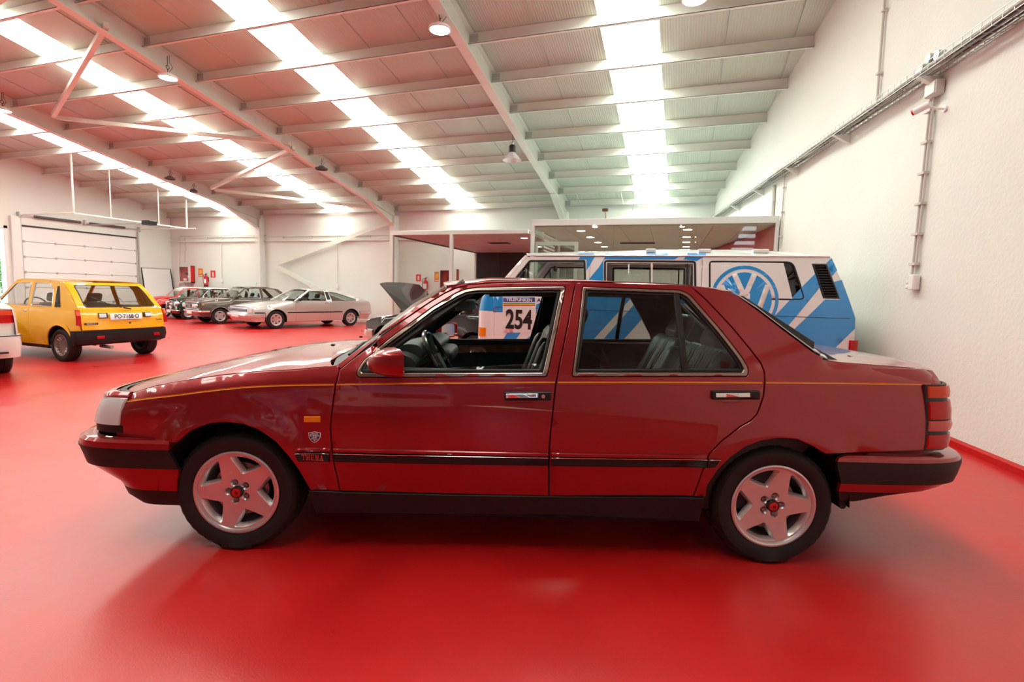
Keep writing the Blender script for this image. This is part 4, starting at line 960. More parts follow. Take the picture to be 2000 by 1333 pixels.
# steering wheel
c0 = Vector((.385, .37, .905)); ax = Vector((-.86, 0, .5)).normalized(); Mw = frame(c0, (0, 1, 0), ax.cross(Vector((0, 1, 0))))
mb = MB(); n = 40; mb.tube([Mw @ Vector((.19*cos(2*pi*k/n), .19*sin(2*pi*k/n), 0)) for k in range(n+1)], .015, 10, False)
sw = mb.build('steering_wheel', mat('glossy_leather', (.012, .02, .02), .22, coat=.5), RT_)
mb = MB(); softbox(mb, (0, 0, -.02), (.12, .12, .05), .02, Mw)
for a in (0, pi, -pi/2-.35, -pi/2+.35): mb.beam(Mw @ Vector((.03*cos(a), .03*sin(a), -.02)), Mw @ Vector((.185*cos(a), .185*sin(a), 0)), .03, .014)
mb.tube([Mw @ Vector((0, 0, -.02)), Mw @ Vector((0, 0, -.22)) if False else Mw @ Vector((0, 0, -.01)), c0-ax*.22], .035, 12); mb.build('steering_hub', M_TRIMIN, sw)
MB().cyl(c0-ax*.09+Vector((0, .05, 0)), c0-ax*.07+Vector((0, .20, .03)), .008, 8).build('indicator_stalk', M_BLACK, RT_)
# seats
def seat(y, x0, far=False):
    Mt = Matrix.Translation((x0, y, .50)) @ Matrix.Rotation(radians(-20), 4, 'Y')
    b = MB(); softbox(b, (0, 0, .30), (.14, .50, .62), .06, Mt, rib=(1, 9, .012, 0, 1)); bb = b.build('seat_backrest', M_LEATHER, RT_)
    for sg in (-1, 1):
        b = MB(); softbox(b, (.05, sg*.22, .26), (.12, .10, .52), .045, Mt); b.build('backrest_bolster', M_LEATHER, bb)
    b = MB(); softbox(b, (0, 0, .0), (.52, .52, .15), .06, Matrix.Translation((x0+.25, y, .45)) @ Matrix.Rotation(radians(-6), 4, 'Y'), rib=(1, 9, .01, 2, 1)); b.build('seat_cushion', M_LEATHER, RT_)
    b = MB(); softbox(b, (.0, 0, .715), (.10, .27, .16), .045, Mt); h = b.build('headrest', M_LEATHER, RT_)
    b = MB(); b.cyl(Mt @ Vector((0, .05, .55)), Mt @ Vector((0, .05, .68)), .006, 8).cyl(Mt @ Vector((0, -.05, .55)), Mt @ Vector((0, -.05, .68)), .006, 8); b.build('headrest_post', M_CHROME, h)
seat(.37, -.13); seat(-.37, -.13)
Mt = Matrix.Translation((-.93, 0, .48)) @ Matrix.Rotation(radians(-26), 4, 'Y')
for y in (.35, -.35):
    b = MB(); softbox(b, (0, y, .30), (.16, .58, .60), .06, Mt, rib=(1, 11, .013, 0, 1)); b.build('rear_backrest', M_LEATHER, RT_)
    b = MB(); softbox(b, (.02, y, .68), (.10, .30, .19), .05, Mt); b.build('headrest', M_LEATHER, RT_)
b = MB(); softbox(b, (.05, 0, .28), (.15, .14, .5), .05, Mt); b.build('rear_armrest', M_LEATHER, RT_)
b = MB(); softbox(b, (-.72, 0, .43), (.52, 1.26, .17), .06, rib=(1, 25, .01, 2, 1)); b.build('rear_bench', M_LEATHER, RT_)
MB().box((-1.68, -.62, .90), (-1.22, .62, .93), .01).build('parcel_shelf', mat('grey_parcel_shelf', (.12, .13, .13), .8), RT_)
MB().box((-1.3, -.7, .3), (-1.22, .7, .9)).build('rear_bulkhead', M_UNDER, RT_)
MB().box((.86, -.7, .25), (.9, .7, .91)).build('firewall', M_UNDER, RT_)
# interior mirror
Mm = Matrix.Translation((.30, -.02, 1.225)) @ Matrix.Rotation(radians(-27), 4, 'Z')
m_ = MB(); softbox(m_, (0, 0, 0), (.03, .25, .082), .014, Mm); im = m_.build('rear_view_mirror', M_BLACK, RT_)
MB().box((-.0175, -.118, -.034), (-.015, .118, .034), M=Mm).build('mirror_glass', M_CHROME, im)
MB().cyl((.30, -.02, 1.25), (.34, -.02, 1.31), .008, 8).build('mirror_stem', M_BLACK, im)
for y0, y1 in ((.08, .5), (-.5, -.08)): MB().box((.20, y0, 1.30), (.06, y1, 1.325), .008).build('sun_visor', M_TRIMIN, RT_)
# door mirrors
for sd in (1, -1):
    b = MB(); rows = []
    for i in range(9):
        t = i/8; x = .505+.14*t; s_ = sqrt(max(0.02, 1-t**2.2)); row = []
        for k in range(20):
            a = 2*pi*k/20; cy, cz = abs(cos(a))**.45*(1 if cos(a) > 0 else -1), abs(sin(a))**.45*(1 if sin(a) > 0 else -1)
            row.append((x-.055*(1-t)*cy, sd*(.985-.03*t+.105*s_*cy), .985-.012*t+.062*s_*cz))
        rows.append(row)
    b.grid(rows, close=True); b.add(rows[-1], [tuple(range(20))], True)
    r0 = rows[0]; r1 = [(x, sd*.985+(y-sd*.985)*.88, .985+(z-.985)*.85) for x, y, z in r0]; r2 = [(x+.02, y, z) for x, y, z in r1]
    b.grid([r0, r1, r2], False, close=True)
    dm = b.build('door_mirror', M_RED, RT_, sharp=50)
    MB().add(r2, [tuple(range(20))]).build('mirror_glass', M_CHROME, dm)
    b = MB(); b.prism([(.50, .935), (.63, .935), (.60, .96), (.52, .97)], sd*.84, sd*.91); b.build('mirror_foot', M_BLACK, dm)
# door handles
for (x0, y0, x1, y1, lock, sx0, sx1) in ((985.5, 764.5, 1076, 781, True, 988, 1051), (1389, 762.7, 1481, 779.5, False, 1394.5, 1461)):
    cx = (x0+x1)/2
    H.panel('handle_recess', roundpoly(P([(x0+12, 757), (x0+57, 755.5), (x0+60, 789), (x0+15, 788)]), .03), M_RED, off=.0012, gap=0, bev=.004, thick=.003, holes=[roundpoly(P([(x0+14, 759.5), (x0+55, 758), (x0+58, 786.5), (x0+17, 785.5)]), .028)])
    hd = H.panel('door_handle', roundpoly(P([(x0, y0), (x1, y0), (x1, y1), (x0, y1)]), .006), M_RUB, off=.022, gap=0, bev=.004, thick=.022)
    for i, sd in enumerate((1, -1)):
        skin('handle_bar', roundpoly(P([(sx0, y0+3.5), (sx1, y0+3), (sx1, y0+11.5), (sx0, y0+12)]), .002), H.w, M_CHROME, hd[i], side=sd, off=.025, gap=0, bev=.001, thick=.003)
        if lock:
            lx, lz = H.px(1060.5, 772.8); MB().cyl((lx, sd*(H.w(lx, lz)+.02), lz), (lx, sd*(H.w(lx, lz)+.026), lz), .009, 16).build('key_lock', M_CHROME, hd[i])
# side indicator, badges, lettering
fi = H.panel('side_indicator', roundpoly(P([(594, 813.5), (626, 813.5), (626, 825), (594, 825)]), .003), M_AMBER, off=.008, gap=0, bev=.003, thick=.008)
sh = [(614.5, 843), (621, 845), (626.5, 845.5), (626, 855), (621, 862), (614.5, 866), (608, 862), (603.5, 855), (602.5, 845.5), (608, 845)]
bd = H.panel('club_badge', P(sh), M_WHITE, off=.002, gap=0, bev=.0005, thick=.002)
sc_ = [(614.5+(a-614.5)*.88, 853+(b-853)*.88) for a, b in sh]
skin('badge_field', P(sc_), H.w, mat('badge_navy', (.03, .035, .12), .4), bd[0], off=.003, gap=0, bev=.0003, thick=.001)
def htext(txt, px_, py_, size, m, par, off, sx=1., bold=0., side=1):
    x, z = H.px(px_, py_); y = H.w(x, z)+off; e = .01
    n = Vector((-(H.w(x+e, z)-H.w(x-e, z))/(2*e), 1, -(H.w(x, z+e)-H.w(x, z-e))/(2*e))).normalized()
    X = Vector((-1, 0, 0)); X = (X-n*X.dot(n)).normalized(); Y = n.cross(X)
    return text_mesh(txt, size, m, 'lettering', par, frame((x, y, z), X, Y), .0004, bold, sx)
for t_, yy, s_ in (('LANCIA', 847.6, .009), ('THEMA', 851.2, .0125), ('CLUB', 854.6, .008), ('ITALIA', 857.6, .010)): htext(t_, 614.5, yy, s_, M_WHITE, bd[0], .0045, 1.1, .0002)
for i, m in enumerate((mat('badge_green', (.02, .25, .06), .4), M_WHITE, M_REDP)):
    skin('tricolour_bar', P([(611+2.6*i, 859.5), (613.4+2.6*i, 859.5), (613.4+2.6*i, 862.3), (611+2.6*i, 861.8)]), H.w, m, bd[0], off=.0042, gap=0, bev=.0002, thick=.001)
# serif nameplate
M_NAME = mat('red_nameplate', (.75, .04, .03), .4)
G = {'T': [[(.42, 0), (.58, 0), (.58, 1), (.42, 1)], [(0, .86), (1, .86), (1, 1), (0, 1)], [(0, .66), (.06, .66), (.12, .86), (0, .86)], [(.88, .86), (.94, .66), (1, .66), (1, .86)], [(.3, 0), (.7, 0), (.7, .06), (.3, .06)]],
     'H': [[(.12, 0), (.30, 0), (.30, 1), (.12, 1)], [(.70, 0), (.88, 0), (.88, 1), (.70, 1)], [(.3, .46), (.7, .46), (.7, .55), (.3, .55)]]+[[(a, b), (a+.42, b), (a+.42, b+.06), (a, b+.06)] for a in (0, .58) for b in (0, .94)],
     'E': [[(.12, 0), (.32, 0), (.32, 1), (.12, 1)], [(0, 0), (.95, 0), (.95, .08), (0, .08)], [(0, .92), (.9, .92), (.9, 1), (0, 1)], [(.3, .46), (.7, .46), (.7, .54), (.3, .54)], [(.85, .08), (.95, .08), (.95, .3), (.9, .3)], [(.8, .72), (.9, .72), (.9, .92), (.84, .92)], [(.64, .36), (.7, .36), (.7, .64), (.64, .64)]],
     'M': [[(.1, 0), (.2, 0), (.2, 1), (.1, 1)], [(.74, 0), (.92, 0), (.92, 1), (.74, 1)], [(.14, 1), (.32, 1), (.54, 0), (.46, 0)], [(.46, 0), (.54, 0), (.82, 1), (.72, 1)], [(0, 0), (.3, 0), (.3, .06), (0, .06)], [(.64, 0), (1.02, 0), (1.02, .06), (.64, .06)], [(0, .94), (.3, .94), (.3, 1), (0, 1)], [(.72, .94), (1.02, .94), (1.02, 1), (.72, 1)]],
     'A': [[(.12, 0), (.22, 0), (.54, .86), (.44, 1)], [(.44, 1), (.54, 1), (.92, 0), (.70, 0)], [(.26, .30), (.72, .30), (.70, .38), (.28, .38)], [(0, 0), (.34, 0), (.34, .06), (0, .06)], [(.6, 0), (1.02, 0), (1.02, .06), (.6, .06)]]}
mb = MB(); x0, z0 = H.px(591.5, 897.5); xe, z2 = H.px(635, 886.5)
wl = (x0-xe)/5.35; hl = z2-z0+.002
for k, ch in enumerate('THEMA'):
    for q in G[ch]:
        pts = [(x0-wl*(k*1.12+u*.98), z0+hl*v) for u, v in q]; y = H.w(x0, z0)+.0135
        mb.add([(a, y, b) for a, b in pts]+[(a, y-.002, b) for a, b in pts], [(0, 1, 2, 3), (7, 6, 5, 4)]+[(i, i+4, (i+1) % 4+4, (i+1) % 4) for i in range(4)])
mb.build('nameplate_lettering', M_NAME, RT_)
# wheels
star = dict(n=5, ri=.46, ro=.875, span=radians(26), lug=5, dish=.010, thick=.03, draft=.010)
CAPR = mat('red_cap', (.62, .012, .012), .3, coat=.5)
for x, ph, st in ((AX-.005, radians(16.3)+0, 0.03), (-AX, radians(-18.8), 0)):
    for sd in (1, -1):
        wl_ = wheel(RT_, x, sd*.845, .292, .303, .205, sd, star, phase=ph, steer=st, cap=CAPR)
        for q in (-1, 1): MB().box((-.003+.004*q, .009, -.006), (.0+.004*q, .011, .006)).build('cap_emblem', M_BLACK, wl_)
# wipers, washer jets, aerial on the boot lip
for y0, y1 in ((.55, -.02), (.0, -.52)):
    b = MB(); b.tube([(.86, y0, .955), (.84, (y0+y1)/2+.1, 1.0), (.76, y1+.1, 1.02)], .007, 6); b.tube([(.86, y0-.15, .985), (.80, (y0+y1)/2-.05, 1.01), (.745, y1-.05, 1.035)], .006, 6); b.build('wiper', M_BLACK, RT_)
for y in (.28, -.28): MB().box((1.03, y-.011, .968), (1.052, y+.011, .981), .004).build('washer_jet', M_BLACK, RT_)
x, z = H.plane(1659, 705, .55); b = MB(); b.cyl((x, .55, z-.012), (x, .55, z+.004), .02, 16).cyl((x, .55, z), (x, .55, z+.024), .009, 12).cyl((x, .55, z+.02), (x, .55, z+.03), .012, 12); b.build('aerial_base', M_CHROME, RT_)
MB().cyl((-1.9, .42, .2), (-2.25, .42, .27), .028, 14).build('exhaust_pipe', M_GREY, RT_)
# ================================================================== the blue and white van
A_, B_ = Vector((-2.602, 6.481, 0)), Vector((1.883, 6.802, 0)); fdv = (A_-B_).normalized(); ldv = Vector((-fdv.y, fdv.x, 0))
VW_ = .92; midv = (A_+B_)/2-ldv*VW_
def w_van(x, z):
    b = VW_-.02*((z-.9)/.6)**2 if z < .9 else VW_-.005*(z-.9) if z < 1.12 else VW_-.001-.075*(z-1.12)-.09*(z-1.12)**2
    if x > 1.7: b -= .10*((x-1.7)/.5)**2
    if x < -1.75: b -= .06*((-1.75-x)/.5)**2
    return b
V = Car('van', 'white and blue liveried camper van with start number 254 parked behind the burgundy saloon', 'van', midv, atan2(fdv.y, fdv.x), w_van)
VR = V.root; Q = V.pl
M_VW = paint('van_white', (.84, .83, .83), .25, 0., False); M_VB = paint('van_blue', (.010, .29, .74), .28, 0., False)
def circ(cx, cy, r, a0, a1, n=16): return [(cx+r*cos(radians(a0+(a1-a0)*k/n)), cy+r*sin(radians(a0+(a1-a0)*k/n))) for k in range(n+1)]
xc, zc_ = V.px(1058, 727); xrw = xc-2.46; zb = .27; arch = lambda x: [(x+.40*cos(pi*k/14), .33+.43*sin(pi*k/14)) for k in range(15)]
af, ar = arch(xc), arch(xrw)
xd0, xd1, xs1 = V.px(966, 620)[0], V.px(1147, 620)[0], V.px(1372, 560)[0]
apil = Q([(966, 579), (985, 553), (1029, 501.5)]); top1 = Q([(1154, 501.5)])
def hole(pts, r): return roundpoly(Q(pts), r)
wA = hole([(986, 573), (1004, 546), (1034, 508.5), (1143, 508.5), (1145, 574)], .02)
wB = hole([(1180, 508.5), (1359, 510), (1360, 575), (1180, 574)], .04)
wC = hole([(1385, 510), (1549, 511.5), (1574, 587), (1385, 584)], [.04, .07, .07, .04])
V.panel('cab_door', [(xd0, zb), (xd0, 1.2)]+apil+top1+[(xd1, 1.2), (xd1, zb)]+[(xc-.40, zb)]+af[::-1]+[(xc+.40, zb)], M_VW, holes=[wA])
V.panel('side_panel', [(xd1, zb), (xd1, 1.2)]+top1+Q([(1372, 502)])+[(xs1, zb)], M_VW, holes=[wB])
rear = Q([(1620, 501.5), (1634, 527), (1650, 561), (1670, 615), (1671, 640), (1667, 690)])
vent = Q([(1586, 516), (1614, 516), (1640.5, 584), (1608, 583)])
V.panel('rear_quarter_panel', [(xs1, zb)]+Q([(1372, 502)])+rear+[(rear[-1][0], zb), (xrw-.40, zb)]+ar[::-1]+[(xrw+.40, zb)], M_VW, holes=[wC, vent])
fr = Q([(966, 579)])[0]
V.panel('front_corner_panel', [(xd0, zb), (xd0, 1.2), fr, (fr[0]+.02, fr[1]), (xd0+.14, 1.1), (xd0+.14, zb)], M_VW)
# windows
for hh, m in ((wA, M_CGLASS), (wB, M_CGLASS), (wC, glass_mat('smoked_glass', (.12, .12, .12)))):
    V.panel('window_seal', hh, M_RUB, holes=[shrink(hh, .022)], gap=0, bev=.006, thick=.03, off=.004, grid=.3)
    V.panel('window_pane', shrink(hh, .015), m, gap=0, bev=.0005, thick=.004, off=-.008, grid=.2)
V.panel('window_frame', shrink(wB, .022), M_ALU, holes=[shrink(wB, .034)], gap=0, bev=.003, thick=.02, off=-.002, grid=.3)
for a, b in ((1271, 1275), (1341, 1344)): V.panel('window_bar', Q([(a, 512), (b, 512), (b, 572), (a, 572)]), M_ALU if a < 1300 else M_RUB, gap=0, bev=.003, thick=.015, off=-.004)
V.panel('window_bar', Q([(1029, 516), (1032, 512), (1032, 572), (1029, 572)]), M_RUB, gap=0, bev=.003, thick=.02, off=-.004)
# air intake
vv = shrink(vent, .003); V.panel('air_intake', vv, M_BLACK, holes=[shrink(vent, .018)], gap=0, bev=.003, thick=.03, off=.006, grid=.3)
V.panel('intake_back', vv, M_DARK, gap=0, bev=.001, thick=.003, off=-.03)
for k in range(12):
    y = 520+5.1*k; xa, xb_ = 1587.5+(y-516)*.33, 1613.5+(y-516)*.385; V.panel('intake_slat', Q([(xa, y), (xb_, y), (xb_+1, y+2.6), (xa+1, y+2.6)]), M_RUB, gap=0, bev=.002, thick=.02, off=.0)
# livery laid on the paint
def decal(pts, m=M_VB, nm='livery_stripe', off=.0022, **k): return V.panel(nm, Q(pts), m, both=False, gap=0, bev=.0003, thick=.001, off=off, **k)
decal([(1130, 507), (1133, 502), (1161.5, 502), (1153, 517), (1145.5, 529), (1145.5, 507.5)])
decal([(1182, 502), (1326, 502), (1318, 507), (1181, 507), (1178.5, 509), (1178.5, 576), (1364, 577), (1285, 625), (1255, 622), (1214, 668), (1174, 668), (1243, 590), (1237, 578), (1155, 668), (1110, 710), (1060, 710), (1080, 668), (1063, 614), (1047, 614), (1047, 596), (1075, 580), (1146.5, 577), (1148.5, 548), (1170, 522)])
decal([(1340, 502), (1375, 502), (1361, 510), (1345, 508), (1334, 506.5)])
decal([(939, 580), (953, 580), (982, 580), (982, 610), (938.5, 610)][1:4]+[(953, 610)])
decal([(980, 667), (991, 650), (1017, 650), (1005, 667)]); decal([(1022, 667), (1042, 652), (1046, 652), (1046, 657), (1036, 667)])
decal([(1614, 514), (1624.5, 504.5), (1635, 528), (1625, 540)])
decal([(1592, 535), (1601, 562), (1535, 642), (1488, 684), (1455, 640), (1507, 624), (1570, 557)])
decal([(1611, 585.5), (1641, 586), (1629, 551), (1644, 547), (1670.5, 622), (1670, 642), (1627, 684), (1560, 735), (1520, 735), (1547, 647)])
def pix(cx, cy, pts, s): return [(cx+s*a, cy-s*b) for a, b in pts]
LC, LR = (1454, 585.5), 66.5
def ringpoly(r0, r1, n=40): return [(LC[0]+r1*LR*cos(2*pi*k/n), LC[1]+r1*LR*sin(2*pi*k/n)) for k in range(n)], [(LC[0]+r0*LR*cos(2*pi*k/n), LC[1]+r0*LR*sin(2*pi*k/n)) for k in range(n)]
board = Q([(1386, 513), (1530, 513), (1548, 585), (1386, 585)]); V.panel('window_cover_sheet', board, M_VW, both=False, gap=0, bev=.001, thick=.003, off=.0035)
o_, i_ = ringpoly(.90, 1.0); V.panel('logo_ring', Q(o_), M_VB, both=False, holes=[Q(i_)], gap=0, bev=.0004, thick=.006, off=.0062, grid=.2)
o_, i_ = ringpoly(.5, .80); V.panel('logo_disc', Q(o_), M_VB, both=False, gap=0, bev=.0004, thick=.006, off=.0058, grid=.2)
def stroke(a, b, wd=.155):
    d = Vector((b[0]-a[0], b[1]-a[1])).normalized(); n = Vector((-d.y, d.x))*wd/2; return [(a[0]+n.x, a[1]+n.y), (a[0]-n.x, a[1]-n.y), (b[0]-n.x, b[1]-n.y), (b[0]+n.x, b[1]+n.y)]
for a, b in (((-.30, .76), (0, .08)), ((.30, .76), (0, .08)), ((-.68, .42), (-.27, -.70)), ((.68, .42), (.27, -.70)), ((-.27, -.70), (-.02, -.06)), ((.27, -.70), (.02, -.06)), ((-.16, .10), (.16, .10))):
    V.panel('logo_stroke', Q(pix(LC[0], LC[1], stroke(a, b), LR)), M_VW, both=False, gap=0, bev=.0004, thick=.003, off=.0075, grid=.3)
nb = V.panel('number_board', Q([(982.5, 579), (1046, 579), (1046, 650), (982.5, 650)]), M_VW, both=False, gap=0, bev=.0005, thick=.003, off=.004)[0]
M_NAVY = mat('navy_print', (.03, .03, .25), .5); M_INK = mat('black_print', (.012, .010, .010), .5)
def dec2(pts, m, nm, off=.0055): return skin(nm, Q(pts), w_van, m, nb, off=off, gap=0, bev=.0003, thick=.001, grid=.3)
dec2([(983, 581), (1045, 581), (1045, 590.3), (983, 590.3)], M_NAVY, 'header_band')
for k, c in enumerate(((.02, .25, .06), (.75, .45, .02), (.6, .03, .02))): dec2([(983, 592+2*k), (1045, 592+2*k), (1045, 593.8+2*k), (983, 593.8+2*k)], mat('print_%d' % k, c, .5), 'header_stripe')
def vtext(txt, px_, py_, size, m, off, sx=1., bold=0., nm='lettering', fit=None):
    x, z = V.px(px_, py_); y = w_van(x, z)+off; return text_mesh(txt, size, m, nm, VR, frame((x, y, z), (-1, 0, 0), (0, -.0, 1)), .0006, bold, sx, fit)
vtext('TELEFUNKEN', 1014, 585.8, .062, M_VW, .0075, bold=.002, fit=(.355, .042)); vtext('254', 1013.5, 624.3, .40, M_INK, .006, bold=.012, nm='start_number', fit=(.365, .265))
vtext('AF', 1055, 587, .062, M_NAVY, .004, 1.1, .002)
decal([(1046, 613), (1066, 613), (1066, 630), (1046, 630)], mat('yellow_print', (.75, .65, .02), .5), 'sticker', .0035); vtext('A', 1052, 621.5, .09, mat('print_0'), .0055, 1, .002)
decal([(1046, 632), (1066, 632), (1066, 646), (1046, 646)], M_NAVY, 'sticker', .0035); vtext('C', 1052, 639, .07, M_VW, .0055)
V.panel('swage_shade_strip', Q([(967, 599), (1146, 604.5), (1146, 605.8), (967, 600.3)]), mat('swage_painted_shade', (.01, .08, .22), .5), gap=0, bev=.0005, thick=.002, off=.003)  # side crease is not modelled: its shade is a dark painted strip
V.panel('swage_shade_strip', Q([(1148, 605), (1371, 612), (1660, 622), (1660, 623.5), (1371, 613.2), (1148, 606)]), MATS['swage_painted_shade'], gap=0, bev=.0005, thick=.002, off=.003)
# ends and top
xF = Q([(940, 640)])[0][0]
V.ring('nose_panel', [(.30, xd0-.03, xF+.10, .845, 4.5), (.60, xd0-.03, xF+.11, .855, 4.5), (1.05, xd0-.03, xF+.105, .855, 4.5)], M_VW)
V.ring('nose_panel', [(1.052, xd0-.03, xF+.105, .855, 4.5), (1.18, xd0-.03, xF+.08, .85, 4.5), (1.27, xd0-.03, xF+.04, .84, 4.5)], M_VB)
V.ring('front_indicator', [(.70, xd0-.03, xF+.125, .868, 4.5), (.82, xd0-.03, xF+.125, .868, 4.5)], M_AMBER, t0=.10, t1=.32, thick=.02)
V.ring('grille', [(.84, 1.55, xF+.12, .8, 6), (1.0, 1.55, xF+.12, .8, 6)], M_BLACK, t0=.5, t1=1)
for sd in (1, -1): MB().cyl((xF+.0, sd*.55, .92), (xF+.09, sd*.58, .92), .09, 24).build('headlamp', M_CLENS, VR)
V.ring('front_bumper', [(.34, 1.35, xF+.20, .93, 5), (.37, 1.35, xF+.25, .955, 5), (.50, 1.35, xF+.25, .955, 5), (.53, 1.35, xF+.2, .93, 5)], M_BLACK)
a0, a1 = V.px(958, 580), V.px(1029, 499.5)
V.top('windscreen', [(a0[0]-.02, a0[1], .01, .15), ((a0[0]+a1[0])/2-.01, (a0[1]+a1[1])/2, .01, .13), (a1[0], a1[1]-.01, .02, .11)], M_CGLASS, nx=5, ny=20, thick=0, ex=.05, p=3)
V.panel('windscreen_pillar', Q([(950, 585), (1026, 498.5), (1031, 501), (987, 551), (966, 578), (957, 590)]), M_VW, gap=0, thick=.05, off=.002)
zg = Q([(1325, 500)])[0][1]; x0, x1 = a1[0], Q([(1620, 500)])[0][0]
cr = lambda t: .055+.075*sin(pi*min(1, max(0, t))**.7*.5)*1.0 if t < .5 else .13-.06*max(0, (t-.8)/.2)
st = [(x0+(x1-x0)*t, zg+.004, cr(t), .11*(1-t/.15) if t < .15 else (-.08*(t-.9)/.1 if t > .9 else 0)) for t in (0, .04, .1, .2, .35, .5, .65, .8, .9, .96, 1)]
V.top('roof', st, M_VW, nx=2, ny=28, p=2.6, ex=-.006)
def roofstripe(ta, tb, da, db, nm='livery_stripe'):       # slanting blue bands carried up over the roof edge
    rows = []
    for k in range(9):
        u = 1-.12*k/8; row = []
        for j in range(7):
            f = j/6; t = (ta+(tb-ta)*f)-(.10*k/8)*0+(da*k/8); t = max(.001, min(.999, t)); X = x0+(x1-x0)*t
            e = w_van(X, zg)+.006; row.append((X, u*e, zg+.004+lerp([(q[0], q[2]) for q in sorted((s[0], 0, s[2]) for s in st)], X)*(1-u**2.6)+.003))
        rows.append(row)
    MB().grid(rows).build(nm, M_VB, VR)
roofstripe(.19, .245, -.0, 0); roofstripe(.285, .50, 0, 0); roofstripe(.565, .625, 0, 0)
V.panel('roof_gutter', Q([(1029, 498), (1330, 499.2), (1621, 500.2), (1621, 502.2), (1330, 501.2), (1029, 500)]), M_VW, off=.014, gap=0, bev=.003, thick=.02)
for px_, wd in ((1271, .13), (1378, .15), (1490, .18)):
    xx = V.px(px_, 497)[0]
    for sd in (1, -1): MB().box((xx-wd/2, sd*.66-.06, zg+.05), (xx+wd/2, sd*.66+.06, zg+.098), .01).build('rack_mount', M_VW, VR)
rr = [(z, x) for x, z in rear]
lv = [(zb+.02, -1.9, rear[-1][0]-.10, .88, 5)]+[(z, -1.9, x-.08, w_van(-2.0, z)-.06, 5) for x, z in [(rear[-1][0], .8), rear[-2], rear[-3], rear[-4], rear[-5], rear[-6]]]
lv = sorted(lv); V.ring('tailgate', lv, M_VW)
V.ring('rear_bumper', [(.36, -1.9, rear[-1][0]-.16, .93, 6), (.52, -1.9, rear[-1][0]-.16, .93, 6)], M_BLACK)
V.ring('tail_lamp', [(.72, -1.9, rear[-1][0]-.105, .905, 6), (.86, -1.9, rear[-1][0]-.105, .905, 6)], M_REDL, t0=.2, t1=.55)
V.inner(-1.6, 1.3, 1.0, (xc, xrw), .36, .9, zf=.40)
MB().box((-2.0, -.84, .40), (-1.0, .84, .95)).build('engine_deck', M_UNDER, VR)
vst = dict(n=8, ri=.55, ro=.80, span=radians(12), dish=.01)
for x in (xc, xrw):
    for sd in (1, -1): wheel(VR, x, sd*.88, .32, .33, .19, sd, vst, m=mat('white_wheel', (.8, .8, .8), .4), hi=False)
for x, y in ((.85, .42), (.85, -.42), (-.4, 0)):
    b = MB(); softbox(b, (x, y, .95), (.14, .48 if x > 0 else 1.2, .75), .05); b.build('seat_backrest', M_TRIMIN, VR)
    b = MB(); softbox(b, (x+.2, y, .62), (.5, .48 if x > 0 else 1.2, .14), .05); b.build('seat_cushion', M_TRIMIN, VR)
MB().box((1.45, -.8, .9), (1.75, .8, 1.12), .04).build('dashboard', M_TRIMIN, VR)
b = MB(); c0 = Vector((1.25, .42, 1.15)); b.tube([c0+Vector((.10*sin(2*pi*k/24), .2*cos(2*pi*k/24), .17*sin(2*pi*k/24))) for k in range(25)], .014, 8, False); b.build('steering_wheel', M_BLACK, VR)
b = MB(); softbox(b, (1.42, -.05, 1.68), (.03, .22, .08), .02); b.build('rear_view_mirror', M_BLACK, VR)
# ================================================================== the other parked cars
def clipx(poly, c, keep_less):
    out = []; n = len(poly)
    for i in range(n):
        a, b = poly[i], poly[(i+1) % n]; ia = (a[0] <= c) == keep_less or a[0] == c; ib = (b[0] <= c) == keep_less or b[0] == c
        if ia: out.append(a)
        if ia != ib: t = (c-a[0])/(b[0]-a[0]); out.append((c, a[1]+(b[1]-a[1])*t))
    return out
def std_w(hw, belt, top_in, roof_z, xf, xr, taper=.06, flare=.012, ax=(0, 0), R=.34, zt=None):
    def w(x, z):
        b = hw-.03*((z-.6)/.35)**2 if z < belt else hw-.03*((belt-.6)/.35)**2-top_in*(z-belt)/(roof_z-belt)
        if x > xf-.7: b -= taper*((x-xf+.7)/.7)**2
        if x < xr+.7: b -= taper*((xr+.7-x)/.7)**2
        if zt:
            q = lerp(zt, x)
            if q < 1.2 and z > q-.08: b -= .045*((z-q+.08)/.08)**2
        for a in ax:
            r = hypot(x-a, z-.3)
            if .28 < r < R+.12 and z > .2: b += flare*(1-ss(R+.01, R+.10, r))
        return b
    return w
